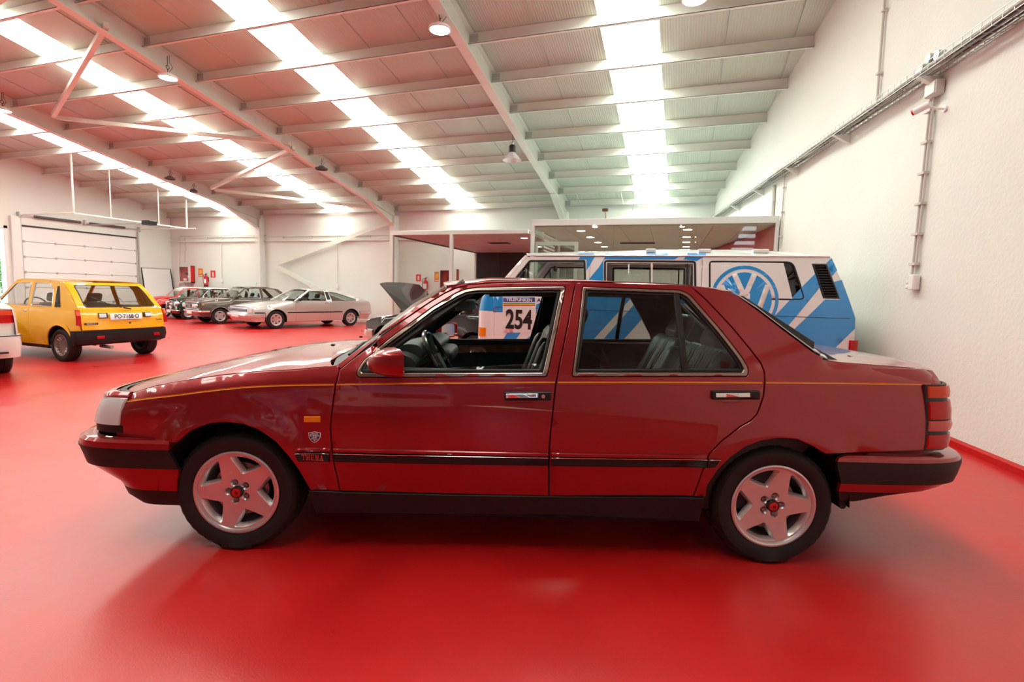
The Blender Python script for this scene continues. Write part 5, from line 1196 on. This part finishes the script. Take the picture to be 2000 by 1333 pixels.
def make_car(name, label, s, group=None):
    # s: dict of metric side-view data; x forward, z up, origin midway between the axles
    ax = s['ax']; R = s.get('R', .34); hw = s['hw']; xf, xr = s['xf'], s['xr']; topz = max(p[1] for p in s['roof'])
    belt = s['belt']; hl, dl = s['hood'], s['deck']
    zt = sorted([(x, z) for x, z in dl]+[(x, z) for x, z in hl]); zt = [(-9, zt[0][1])]+[(x, z) for x, z in zt if x <= max(p[0] for p in dl)]+[(max(p[0] for p in dl)+.03, 9), (min(p[0] for p in hl)-.03, 9)]+[(x, z) for x, z in zt if x >= min(p[0] for p in hl)]
    w = std_w(hw, belt, s['tumble'], topz, xf, xr, s.get('taper', .06), s.get('flare', .012), ax, R, zt if s.get('shoulder', 1) else None)
    c = Car(name, label, 'car', s['loc'], s['head'], w, group); P_ = s['paint']; rt = c.root
    arch = lambda x: [(x+R*cos(pi*k/14), .29+R*sin(pi*k/14)) for k in range(15)]
    zb = s['sill']; zF, zR = s['zbump_f'], s['zbump_r']
    roofl = s['roof']                                   # rear to front along the cant rail
    nose_x, tail_x = hl[-1][0], dl[0][0]
    outline = list(dl)+list(roofl)+list(hl)+[(nose_x+s.get('nose_dx', .03), zF), (ax[0]+R+.01, zF), (ax[0]+R, .29)]+arch(ax[0])[1:-1]+[(ax[0]-R, .29), (ax[0]-R, zb), (ax[1]+R, zb), (ax[1]+R, .29)]+arch(ax[1])[1:-1]+[(ax[1]-R, .29), (ax[1]-R-.01, zR), (tail_x-s.get('tail_dx', .03), zR)]
    wins = [roundpoly(q, s.get('wr', .02)) for q in s['windows']]
    cuts = sorted(s['shut'], reverse=True); names = ['front_fender']+['door']*(len(cuts)-1)+['rear_quarter_panel']
    rest = outline
    for i, nm in enumerate(names):
        if i < len(cuts): seg = clipx(rest, cuts[i], False); rest = clipx(rest, cuts[i], True)
        else: seg = rest
        hs = [q for q in wins if inpoly((sum(p[0] for p in q)/len(q), sum(p[1] for p in q)/len(q)), seg)]
        c.panel(nm, seg, P_, holes=hs, grid=.12, step=.06)
    tr = s.get('trim', M_CHROME); gl = s.get('glass', M_CGLASS)
    for q in wins:
        c.panel('window_trim', q, tr, holes=[shrink(q, .014)], gap=0, bev=.004, thick=.02, off=.003, grid=.4)
        c.panel('window_pane', shrink(q, .01), gl, gap=0, bev=.0005, thick=.003, off=-.008, grid=.3)
    fb = s.get('fbulge', .15); rb = s.get('rbulge', .10); ch = s.get('hcrown', .035)
    hs = [(x, z+.002, ch if i else ch*.7, lerp([(hl[0][0], .05), (hl[-1][0], fb)], x)) for i, (x, z) in enumerate(hl)]
    c.top('bonnet', hs, P_, nx=3, ny=16, p=s.get('hp', 3.0)) if not s.get('open') else None
    cw, rf = (hl[0][0]-.01, hl[0][1]), roofl[-1]; tc = s.get('rcrown', .03)
    c.top('windscreen', [(cw[0], cw[1], .02, .10), ((cw[0]+rf[0])/2, (cw[1]+rf[1])/2+.01, .02, .09), (rf[0], rf[1], tc*.8, .06)], s.get('ws', M_CGLASS), nx=3, ny=16, ex=.03, thick=0)
    P2 = s.get('roofpaint', P_)
    c.top('roof', [(x, z+.001, tc, (.06 if i == len(roofl)-1 else -.03 if i == 0 else 0)) for i, (x, z) in enumerate(roofl)][s.get('ri', 1):][::-1], P2, nx=3, ny=16, p=2.4, ex=-.004)
    for sd in (1, -1):
        a, b = Vector((cw[0], 0, cw[1])), Vector((rf[0], 0, rf[1]))
        pp = [(a[i]+(b[i]-a[i])*t) for t in (0, 1) for i in (0, 2)]
        MB().tube([(cw[0]+(rf[0]-cw[0])*t, sd*(w(cw[0]+(rf[0]-cw[0])*t, cw[1]+(rf[1]-cw[1])*t)-.02), cw[1]+(rf[1]-cw[1])*t+.004) for t in (0, .25, .5, .75, 1)], .022, 8).build('windscreen_pillar', P_, rt)
    ri = s.get('ri', 1); rg = roofl[:ri+1]; 
    if not s.get('norear'): c.top('rear_window', [(dl[-1][0], dl[-1][1]+.004, .02, -.06)]+[(x, z+.004, .025, -.05) for x, z in rg], gl, nx=3, ny=14, ex=.10, thick=0)
    if not s.get('hatch'): c.top('boot_lid', [(x, z+.002, .02, -lerp([(dl[0][0], rb), (dl[-1][0], .05)], x)) for x, z in dl], P_, nx=3, ny=16, p=3)
    zh = hl[-1][1]; e = s.get('corner', 5)
    c.ring('front_panel', [(zF-.06, nose_x-.2, xf-.03, hw-.05, e), (zF+.5*(zh-zF), nose_x-.2, xf-.03, hw-.045, e), (zh+.01, nose_x-.2, xf-.07, hw-.075, e)], P_, n=24)
    zd = dl[0][1]
    c.ring('tail_panel', [(zR-.06, tail_x+.2, xr+.03, hw-.045, e), (zR+.5*(zd-zR), tail_x+.2, xr+.03, hw-.04, e), (zd+.01, tail_x+.2, xr+.06, hw-.06, e)], P_, n=24)
    fbm = s['bumper']; bh = s.get('bh', .13)
    for nm, x0, xx, z in (('front_bumper', ax[0]+R+.03, xf+.03, zF), ('rear_bumper', ax[1]-R-.03, xr-.03, zR)):
        sg = 1 if xx > 0 else -1
        c.ring(nm, [(z-bh, x0, xx-.02*sg, hw+.005, e), (z-bh*.5, x0, xx+.015*sg, hw+.018, e), (z, x0, xx, hw+.01, e)], fbm, n=24)
        lo = s.get('low', P_)
        c.ring('valance', [(zb+.02, x0, xx-.16*sg, hw-.05, e), (z-bh-.003, x0, xx-.05*sg, hw-.015, e)], lo, n=24)
    if s.get('sillm'): c.panel('sill', [(ax[0]-R, zb-.05), (ax[0]-R, zb+.01), (ax[1]+R, zb+.01), (ax[1]+R, zb-.05)], s['sillm'], gap=0, thick=.04, grid=.4)
    if s.get('strip'): 
        z, m, h_ = s['strip']
        for a, b in ((nose_x-.05, ax[0]+R+.03), (ax[0]-R-.02, ax[1]+R+.02), (ax[1]-R-.03, tail_x+.03)):
            c.panel('side_moulding', [(a, z-h_/2), (b, z-h_/2), (b, z+h_/2), (a, z+h_/2)], m, gap=0, bev=.004, thick=.01, off=.01, grid=.5)
    for L_ in s['lamps']:     # (name, z0, z1, t0, t1, mat, front)
        nm, z0, z1, t0, t1, m, fr_ = L_
        if fr_: c.ring(nm, [(z0, nose_x-.2, xf-.015, hw-.045, e), (z1, nose_x-.2, xf-.02, hw-.05, e)], m, t0=t0, t1=t1, n=10, thick=.03)
        else: c.ring(nm, [(z0, tail_x+.2, xr+.015, hw-.045, e), (z1, tail_x+.2, xr+.02, hw-.05, e)], m, t0=t0, t1=t1, n=10, thick=.03)
    if s.get('grille'):
        z0, z1, t0, m, ns = s['grille']
        c.ring('grille', [(z0, nose_x-.2, xf-.018, hw-.05, e), (z1, nose_x-.2, xf-.022, hw-.055, e)], M_BLACK, t0=t0, t1=1, n=8)
        for k in range(ns):
            z = z0+(z1-z0)*(k+.5)/ns; c.ring('grille_bar', [(z-.005, nose_x-.2, xf-.008, hw-.045, e), (z+.005, nose_x-.2, xf-.008, hw-.045, e)], m, t0=t0, t1=1, n=8, thick=.01)
    for z, x, fr_, txt in s.get('plates', []):
        Mx = frame((x, 0, z), (0, 1 if fr_ else -1, 0), (0, 0, 1)); pm = MB(); pm.box((-.26, -.055, -.004), (.26, .055, .002), M=Mx); po = pm.build('number_plate', M_WHITE, rt)
        if txt: text_mesh(txt, .1, M_INK, 'plate_lettering', po, Mx @ Matrix.Translation((0, 0, .004)), .0005, .001, .85)
    c.inner(ax[1]+R, ax[0]-R, .9, ax, R, hw, zf=zb+.05)
    for x in ax:
        for sd in (1, -1):
            st_ = radians(s.get('steer', 0)) if x > 0 else 0
            wheel(rt, x, sd*(hw-.035), s.get('wR', .30)-.008, s.get('wR', .30), s.get('rim', .19), sd, s['wheel'], width=.17, m=s.get('wm', M_ALLOY), hi=False, steer=st_)
    k = s.get('k', 1.); rt.scale = (k, k, k)
    xs = s['seats']; sm = s.get('seatm', M_TRIMIN)
    for y in (hw*.42, -hw*.42):
        Mt = Matrix.Translation((xs, y, .45)) @ Matrix.Rotation(radians(-17), 4, 'Y')
        b = MB(); softbox(b, (0, 0, .28), (.12, .46, .56), .05, Mt, n=3); b.build('seat_backrest', sm, rt)
        b = MB(); softbox(b, (.0, 0, .66), (.09, .25, .16), .04, Mt, n=3); b.build('headrest', sm, rt)
        b = MB(); softbox(b, (xs+.26, y, .42), (.48, .48, .13), .05, n=3); b.build('seat_cushion', sm, rt)
    b = MB(); softbox(b, (xs-.78, 0, .70), (.16, hw*1.35, .42), .05, n=3); b.build('rear_bench', sm, rt)
    xd = hl[0][0]-.12
    b = MB(); b.prism(roundpoly([(xd+.1, .6), (xd+.1, belt-.03), (xd-.1, belt+.02), (xd-.22, belt-.05), (xd-.2, .6)], .04), -hw*.8, hw*.8); b.build('dashboard', M_TRIMIN, rt)
    b = MB(); c0 = Vector((xd-.36, hw*.42, belt+.0)); b.tube([c0+Vector((.08*sin(2*pi*k/24), .18*cos(2*pi*k/24), .16*sin(2*pi*k/24))) for k in range(25)], .013, 8, False); b.build('steering_wheel', M_BLACK, rt)
    q = [(hl[0][0]-.02, zb+.05), (hl[0][0]-.02, belt-.02), (dl[-1][0]+.02, belt-.02), (ax[1]+R+.04, zb+.05)]
    if q[2][0] < ax[1]+R: q = q[:2]+[(max(q[2][0], ax[1]-.2), belt-.02), (ax[1]-.1, .72), (ax[1]+R+.04, .6), (ax[1]+R+.04, zb+.05)]
    c.panel('door_trim', q, M_TRIMIN, off=-.04, gap=0, bev=.003, thick=.01, grid=.5)
    if s.get('mirror'):
        for sd in (1, -1):
            b = MB(); softbox(b, (hl[0][0]-.14, sd*(hw+.05), belt+.06), (.07, .16, .10), .03, n=3); b.build('door_mirror', s['mirror'], rt)
    return c
def place_k(F, deg, hw, ax, k):      # near front wheel contact point, heading and scale
    a = radians(deg); fd = Vector((cos(a), sin(a), 0)); ld = Vector((-fd.y, fd.x, 0)); return Vector((F[0], F[1], 0))-fd*ax*k-ld*(hw-.04)*k, a
def place(F, R_, wb, hw):      # near-side (left) wheel contact points -> centre, heading
    F, R_ = Vector((*F[:2], 0)), Vector((*R_[:2], 0)); fd = (F-R_).normalized(); ld = Vector((-fd.y, fd.x, 0)); return (F+R_)/2-ld*(hw-.06), atan2(fd.y, fd.x)
five = dict(n=5, ri=.42, ro=.80, span=radians(20), dish=.012, thick=.03)
six = dict(n=6, ri=.40, ro=.78, span=radians(17), dish=.015)
fins = dict(n=16, ri=.5, ro=.86, span=radians(6.5), dish=.03)
four = dict(n=4, ri=.50, ro=.86, span=radians(24), dish=.01)
slots = dict(n=10, ri=.55, ro=.80, span=radians(8), dish=.02)
# ---- yellow hatchback, seen from behind
M_Y = paint('yellow_paint', (.95, .48, .004), .22, 0., False)
ax_r = Vector((-9.536, 6.222, 0)); hd = radians(177.5); fdy = Vector((cos(hd), sin(hd), 0)); c5 = ax_r+fdy*1.21*.95
s5 = dict(loc=c5, head=hd, ax=(1.21, -1.21), R=.33, hw=.765, xf=1.72, xr=-1.72, belt=.90, tumble=.12, taper=.05, shoulder=0,
  hood=[(.72, .90), (1.2, .84), (1.66, .74)], deck=[(-1.70, .80), (-1.65, .92)], roof=[(-1.385, 1.20), (-1.17, 1.37), (-.6, 1.40), (0, 1.40), (.14, 1.37)], ri=1, hatch=1, norear=1, k=.95,
  windows=[[(.62, .94), (.16, 1.32), (-.30, 1.34), (-.34, .93)], [(-.42, .93), (-.40, 1.34), (-.86, 1.33), (-.97, 1.22), (-1.03, .93)]], shut=[.70, -.38], sill=.26, zbump_f=.52, zbump_r=.54, bh=.22,
  paint=M_Y, bumper=M_RUB, low=M_RUB, sillm=M_RUB, lamps=[('headlamp', .55, .68, .3, .7, M_CLENS, True)], wheel=fins, wm=mat('dark_silver_wheel', (.30, .29, .29), .35, metal=.8), seats=-.15, seatm=mat('beige_cloth', (.30, .22, .16), .8), rcrown=.03, wr=.03, mirror=M_BLACK, wR=.285, rim=.185, tail_dx=.02)
Y5 = make_car('hatchback_car', 'bright yellow three-door hatchback seen from behind on the left', s5)
yr = Y5.root
def rq(y, z, d=0.):             # point on the sloping or upright rear face
    x = lerp([(.45, -1.735), (.55, -1.73), (.80, -1.70), (.92, -1.655), (1.20, -1.385), (1.37, -1.175)], z); return Vector((x-d-.045*(1-abs(y/.76)**3), y, z))
def rpatch(name, poly, m, d=.004, th=.01, par=None, hole=None):       # poly in (y, z) on the rear face
    f = lambda a, b: -rq(-a, b, 0).x
    o = skin(name, [(-y, z) for y, z in poly], f, m, par or yr, holes=[[(-y, z) for y, z in hole]] if hole else (), gap=0, bev=.003, thick=th, off=d, grid=.12)
    vs = [(-v.co.y, -v.co.x, v.co.z) for v in o.data.vertices]; fs = [tuple(p_.vertices) for p_ in o.data.polygons]
    bpy.data.objects.remove(o)
    mb = MB(); mb.add(vs, fs, True); return mb.build(name, m, par or yr)
rwin = [(-.58, .95), (.58, .95), (.53, 1.305), (-.53, 1.305)]
rpatch('hatch', [(-.69, .555), (.69, .555), (.705, .80), (.70, .92), (.635, 1.36), (-.635, 1.36), (-.70, .92), (-.705, .80)], M_Y, .006, hole=roundpoly(rwin, .05))
rpatch('hatch_seal', roundpoly([(a*1.03, 1.13+(b-1.13)*1.06) for a, b in rwin], .05), M_RUB, .012, hole=roundpoly(rwin, .05))
rpatch('hatch_glass', roundpoly(rwin, .05), M_CGLASS, .004, .003)
for sd in (1, -1):
    rpatch('tail_lamp', [(sd*.70, .64), (sd*.765, .64), (sd*.745, .90), (sd*.69, .90)] if sd < 0 else [(.70, .64), (.765, .64), (.745, .90), (.69, .90)], M_REDL, .02, .03)
    rpatch('indicator_lens', [(sd*.698, .80), (sd*.758, .80), (sd*.748, .90), (sd*.69, .90)], M_ORL, .024, .01)
    rpatch('plate_lamp', [(sd*.30, .755), (sd*.44, .755), (sd*.44, .84), (sd*.30, .84)], M_BLACK, .03, .03); rpatch('lamp_glass', [(sd*.33, .765), (sd*.44, .765), (sd*.44, .83), (sd*.33, .83)], M_CLENS, .034, .01)
    rpatch('bumper_reflector', [(sd*.42, .41), (sd*.53, .41), (sd*.53, .455), (sd*.42, .455)], M_REDL, .085, .02)
pl_ = rpatch('number_plate', [(-.27, .72), (.27, .72), (.27, .83), (-.27, .83)], M_WHITE, .03, .01)
text_mesh('PO\u00b77168\u00b7O', .105, M_INK, 'plate_lettering', pl_, frame(rq(0, .775, .038), (0, -1, 0), (.1, 0, 1)), .0006, .0015, .85)
bd5 = rpatch('model_badge', [(.46, .645), (.66, .645), (.66, .68), (.46, .68)][::1], M_BLACK, .012, .006)
text_mesh('RENAULT 5', .032, M_WHITE, 'badge_lettering', bd5, frame(rq(.56, .662, .020), (0, -1, 0), (0, 0, 1)), .0004, .0005, .9)
text_mesh('Turbo', .05, M_CHROME, 'script_badge', yr, frame(rq(-.58, .70, .020), (0, -1, 0), (0, 0, 1)), .002, .001, 1)
b = MB(); p0, p1 = rq(.30, .965, .03), rq(.44, 1.12, .03); b.tube([rq(.05, .93, .04), rq(.2, .98, .035), p1], .006, 6); b.build('rear_wiper', M_BLACK, yr)
b = MB(); b.tube([rq(.02, .93, .04), rq(-.10, .905, .035)], .012, 6); b.build('wiper_motor_cover', M_BLACK, yr)
MB().cyl(rq(-.05, .655, .0), rq(-.05, .655, .02), .014, 12).build('hatch_lock', M_BLACK, yr)
Y5.panel('quarter_louvre', [(-1.10, .93), (-1.06, 1.29), (-1.12, 1.29), (-1.26, .93)], M_BLACK, gap=0, bev=.003, thick=.01, off=.004)
Y5.panel('door_handle', [(-.27, .83), (-.33, .83), (-.33, .86), (-.27, .86)], M_CHROME, gap=0, bev=.004, thick=.01, off=.015)
MB().cyl((-1.5, .28, .25), (-1.80, .28, .24), .03, 12).build('exhaust_pipe', M_GREY, yr)
# ---- white hatchback cut by the left edge
M_WP = paint('white_car_paint', (.80, .78, .74), .3, 0., False)
hdw = radians(163); fdw = Vector((cos(hdw), sin(hdw), 0)); cw_ = onz(12, 727)+Vector((-fdw.y, fdw.x, 0))*.76
sw_ = dict(s5); 
sw_.update(norear=0, k=1., loc=cw_+fdw*1.25, head=hdw, ax=(1.25, -1.25), hw=.82, R=.34, xf=2.0, xr=-2.02, paint=M_WP, bumper=M_WP, low=M_WP, sillm=M_WP, mirror=M_WP,
  deck=[(-1.93, .92), (-1.3, .98)], roof=[(-1.25, 1.0), (-.8, 1.32), (-.5, 1.34), (0, 1.35), (.14, 1.33)], hood=[(.8, .93), (1.3, .86), (1.92, .74)], hatch=0, zbump_f=.56, zbump_r=.58, bh=.30, wheel=five, wm=M_ALLOY, wR=.30, rim=.19, wr=.03, windows=[[(.66, .96), (.18, 1.27), (-.30, 1.29), (-.32, .95)], [(-.40, .95), (-.38, 1.29), (-.75, 1.27), (-1.1, .98)]], shut=[.75, -.36], strip=(.52, M_WP, .05),
  lamps=[('tail_lamp', .74, .835, .2, .62, M_REDL, False), ('indicator_lens', .84, .90, .2, .62, M_ORL, False), ('headlamp', .60, .70, .3, .65, M_CLENS, True)])
WC = make_car('hatchback_car', 'white car of which only the rear corner shows at the left edge', sw_)
WC.ring('bumper_groove', [(.565, -1.65, -2.05, .838, 5), (.575, -1.65, -2.05, .838, 5)], M_RUB, n=20, thick=.01)
MB().box((-2.075, -.66, .345), (-2.05, -.54, .37), .004).build('exhaust_slot', M_BLACK, WC.root)
# ---- silver fastback coupe
M_SILV = paint('silver_metallic', (.62, .60, .57), .28, .5)
lo, hd = place_k(onz(540, 642.5), -110, .87, 1.41, .94)
sm = dict(loc=lo, head=hd, k=.94, ax=(1.41, -1.41), R=.35, hw=.87, xf=2.32, xr=-2.42, belt=.90, tumble=.24, taper=.07, flare=.02,
  hood=[(.78, .90), (1.4, .84), (2.16, .70)], deck=[(-2.30, .86), (-2.24, .90)], roof=[(-1.85, 1.02), (-1.1, 1.23), (-.55, 1.31), (-.2, 1.32), (.12, 1.29)], ri=2, hatch=1,
  windows=[[(.68, .93), (.13, 1.25), (-.42, 1.27), (-.42, .93)], [(-.64, .93), (-.60, 1.25), (-.95, 1.20), (-1.62, .99), (-1.66, .94)]], shut=[.74, -.56], sill=.22, zbump_f=.50, zbump_r=.54, bh=.12,
  paint=M_SILV, bumper=M_SILV, low=M_SILV, strip=(.53, M_RUB, .035), lamps=[('headlamp', .535, .655, .22, .58, M_CLENS, True), ('indicator_lens', .535, .655, .16, .22, M_AMBER, True), ('tail_lamp', .62, .80, .1, .45, M_REDL, False)],
  grille=(.55, .65, .60, M_GREY, 2), plates=[(.44, 2.36, True, '')], wheel=six, wR=.305, rim=.19, seats=-.15, mirror=M_BLACK, trim=M_RUB, glass=M_TINT)
MO = make_car('coupe_car', 'silver fastback coupe parked nose-out before the back wall', sm)
MO.panel('pillar_grille', [(-.46, .96), (-.60, .96), (-.58, 1.24), (-.46, 1.25)], M_RUB, gap=0, bev=.003, thick=.01, off=.003)
MO.panel('door_handle', [(-.33, .84), (-.47, .84), (-.47, .87), (-.33, .87)], M_CHROME, gap=0, bev=.004, thick=.01, off=.012)
# ---- brown saloon
M_BRN = paint('brown_metallic', (.11, .085, .07), .3, .5)
lo, hd = place_k(onz(430.5, 633), -112, .81, 1.25, .9)
sb = dict(k=.9, loc=lo, head=hd, ax=(1.25, -1.25), R=.33, hw=.81, xf=2.0, xr=-2.15, belt=.93, tumble=.20, taper=.04, corner=7,
  hood=[(.80, .94), (1.3, .92), (1.92, .86)], deck=[(-2.08, .90), (-1.5, .95)], roof=[(-1.45, .99), (-1.02, 1.33), (-.6, 1.40), (0, 1.40), (.22, 1.37)], ri=1,
  windows=[[(.70, .97), (.26, 1.33), (-.26, 1.35), (-.26, .96)], [(-.36, .96), (-.36, 1.35), (-.85, 1.34), (-1.24, 1.0), (-1.2, .96)]], shut=[.76, -.31], sill=.25, zbump_f=.50, zbump_r=.52, bh=.07,
  paint=M_BRN, bumper=M_CHROME, low=M_BRN, lamps=[('grille_surround', .54, .80, .40, 1.0, M_CHROME, True), ('tail_lamp', .6, .75, .15, .5, M_REDL, False)], plates=[(.42, 2.04, True, '')],
  wheel=four, wR=.30, rim=.185, seats=-.2, mirror=M_BLACK)
BR = make_car('saloon_car', 'brown vintage saloon with four round headlamps between the silver coupe and a green small car', sb)
BR.ring('grille', [(.56, 1.7, 2.003, .765, 7), (.78, 1.7, 2.0, .765, 7)], M_BLACK, t0=.46, t1=1, n=10)
for k in range(5): BR.ring('grille_bar', [(.585+.04*k, 1.7, 2.008, .767, 7), (.592+.04*k, 1.7, 2.008, .767, 7)], M_CHROME, t0=.48, t1=1, n=8, thick=.01)
for sd in (1, -1):
    for y in (.62, .44): 
        b = MB(); b.cyl((1.96, sd*y, .67), (2.03, sd*y, .67), .082, 20); o = b.build('headlamp_rim', M_CHROME, BR.root); MB().cyl((2.03, sd*y, .67), (2.045, sd*y, .67), .07, 20).build('headlamp', M_CLENS, o)
MB().box((2.0, -.04, .64), (2.025, .04, .70), .005).build('grille_badge', M_CHROME, BR.root)
MB().cyl((-.4, 0, 1.42), (-.42, 0, 1.6), .004, 6).build('aerial', M_BLACK, BR.root)
BR.panel('arch_trim', [(1.25+.35*cos(pi*k/16), .29+.35*sin(pi*k/16)) for k in range(17)]+[(1.25+.33*cos(pi*k/16), .29+.33*sin(pi*k/16)) for k in range(16, -1, -1)], M_CHROME, gap=0, bev=.003, thick=.01, off=.012)
BR.panel('side_indicator', [(1.78, .70), (1.86, .70), (1.86, .73), (1.78, .73)], M_AMBER, gap=0, bev=.003, thick=.01, off=.006)
# ---- two small cars
M_GRN = paint('dark_green_paint', (.008, .035, .018), .22, 0., False); M_RDM = paint('bright_red_paint', (.60, .010, .012), .22, 0., False)
lo, hd = place_k(onz(368, 624.5), -112, .70, 1.02, .88); fdm = Vector((cos(hd), sin(hd), 0)); ldm = Vector((-fdm.y, fdm.x, 0))
sg = dict(k=.88, loc=lo, head=hd, ax=(1.02, -1.02), R=.29, hw=.70, xf=1.50, xr=-1.50, belt=.86, tumble=.11, taper=.08, corner=3.4,
  hood=[(.60, .90), (.95, .87), (1.30, .78)], deck=[(-1.34, .80), (-1.20, .88)], roof=[(-1.16, .95), (-1.02, 1.25), (-.6, 1.315), (0, 1.32), (.20, 1.28)], ri=1,
  windows=[[(.52, .90), (.22, 1.24), (-.30, 1.26), (-.30, .89)], [(-.40, .89), (-.40, 1.26), (-.92, 1.24), (-1.02, .92)]], shut=[.55, -.35], sill=.22, zbump_f=.40, zbump_r=.40, bh=.05, hcrown=.07,
  paint=M_GRN, roofpaint=M_WHITE, bumper=M_CHROME, low=M_GRN, lamps=[('tail_lamp', .5, .65, .2, .4, M_REDL, False)], plates=[(.35, 1.55, True, '')], wheel=slots, wR=.265, rim=.155, seats=-.2, mirror=M_CHROME, fbulge=.2)
def small_extra(c):
    for sd in (1, -1):
        b = MB(); b.cyl((1.28, sd*.52, .66), (1.46, sd*.52, .655), .095, 20); o = b.build('headlamp_rim', M_CHROME, c.root); MB().cyl((1.46, sd*.52, .655), (1.475, sd*.52, .655), .08, 20).build('headlamp', M_CLENS, o)
    c.ring('grille', [(.47, 1.1, 1.485, .62, 3), (.66, 1.1, 1.46, .60, 3)], M_CHROME, t0=.62, t1=1, n=8)
    for k in range(5): c.ring('grille_bar', [(.49+.035*k, 1.1, 1.49, .62, 3), (.50+.035*k, 1.1, 1.49, .62, 3)], M_BLACK, t0=.64, t1=1, n=8, thick=.01)
    for y in (.27, -.27): MB().cyl((1.48, y, .50), (1.55, y, .50), .07, 16).build('spot_lamp', M_CHROME, c.root)
GM = make_car('small_car', 'dark green small car with white roof beside the brown saloon', sg); small_extra(GM)
sr = dict(sg); sr.update(loc=lo-ldm*1.5+fdm*.35, paint=M_RDM, low=M_RDM, plates=[])
RM = make_car('small_car', 'bright red small car with white roof behind the yellow hatchback', sr); small_extra(RM)
RM.top('sun_strip', [(.30, 1.15, .02, .085), (.215, 1.265, .022, .07)], M_WHITE, nx=2, ny=12, ex=.05, thick=.003, dz=.006)
# ---- black over silver coupe with its bonnet up
M_BLKP = paint('black_paint', (.012, .013, .016), .12, 0., False)
fb_, rb_ = Vector((-5.75, 8.98, 0)), Vector((-3.50, 8.42, 0)); d_ = (fb_-rb_).normalized(); l_ = Vector((-d_.y, d_.x, 0))
sk = dict(k=.93, loc=(fb_+rb_)/2-l_*.74, head=atan2(d_.y, d_.x), ax=(1.2, -1.2), R=.34, hw=.80, xf=1.92, xr=-1.85, belt=.88, tumble=.18, taper=.05,
  hood=[(.72, .90), (1.2, .84), (1.80, .73)], deck=[(-1.76, .84), (-1.5, .93)], roof=[(-1.4, 1.0), (-1.0, 1.24), (-.5, 1.30), (-.1, 1.31), (.12, 1.29)], ri=1, open=1,
  windows=[[(.62, .92), (.12, 1.25), (-.40, 1.26), (-.42, .92)], [(-.52, .92), (-.50, 1.25), (-.92, 1.18), (-1.25, .95)]], shut=[.68, -.46], sill=.22, zbump_f=.50, zbump_r=.52, bh=.16,
  paint=M_BLKP, bumper=M_SILV, low=M_SILV, strip=(.47, M_SILV, .10), lamps=[('headlamp', .535, .66, .3, .62, M_CLENS, True), ('indicator_lens', .535, .65, .17, .3, M_AMBER, True), ('tail_lamp', .6, .76, .15, .5, M_REDL, False)],
  wheel=five, wR=.29, rim=.18, seats=-.15, mirror=M_BLACK, trim=M_RUB)
BK = make_car('coupe_car', 'black over silver coupe with its bonnet raised left of the van', sk)
rows = []; ang = radians(40); 
for i in range(9):
    t = i/8; L_ = 1.05*t; row = []
    for j in range(17):
        u = -1+2*j/16; x = .70+cos(ang)*L_*1.0; z = .90+sin(ang)*L_+.05*(1-abs(u)**3)*cos(ang)-.04*t*t; x += .08*(1-u*u)*(t)
        row.append((x+.03*(1-abs(u)**3), u*(.68-.05*t), z))
    rows.append(row)
r2 = [[(x+.012, y, z-.02) for x, y, z in r] for r in rows]
b = MB(); b.grid(rows); b.grid([r[::-1] for r in r2])
for e1 in ([rows[0], r2[0]], [r2[-1], rows[-1]], [[r[0] for r in r2], [r[0] for r in rows]], [[r[-1] for r in rows], [r[-1] for r in r2]]): b.grid(e1, False)
bo = b.build('raised_bonnet', M_BLKP, BK.root)
MB().tube([(1.3, -.5, .8), (1.15, -.5, 1.42)], .008, 6).build('bonnet_stay', M_GREY, bo)
MB().box((.75, -.6, .4), (1.7, .6, .66), .03).build('engine', M_UNDER, BK.root)
MB().box((.95, -.3, .6), (1.4, .3, .80), .04).build('engine_cover', M_GREY, BK.root)
# ---- cars parked behind the photographer, seen only as reflections in the paintwork
for i, (x, y, h_, src, lb) in enumerate(((-5.2, -2.6, 196, BR, 'brown saloon parked behind the photographer on the left'), (-1.8, -4.4, 60, V, 'second white and blue van facing the burgundy saloon from behind the photographer'), (-9.8, -1.2, 200, BR, 'brown saloon far left behind the photographer'))):
    c = copy_tree(src.root); c.location = (x, y, 0); c.rotation_euler = (0, 0, radians(h_)); c['label'] = lb
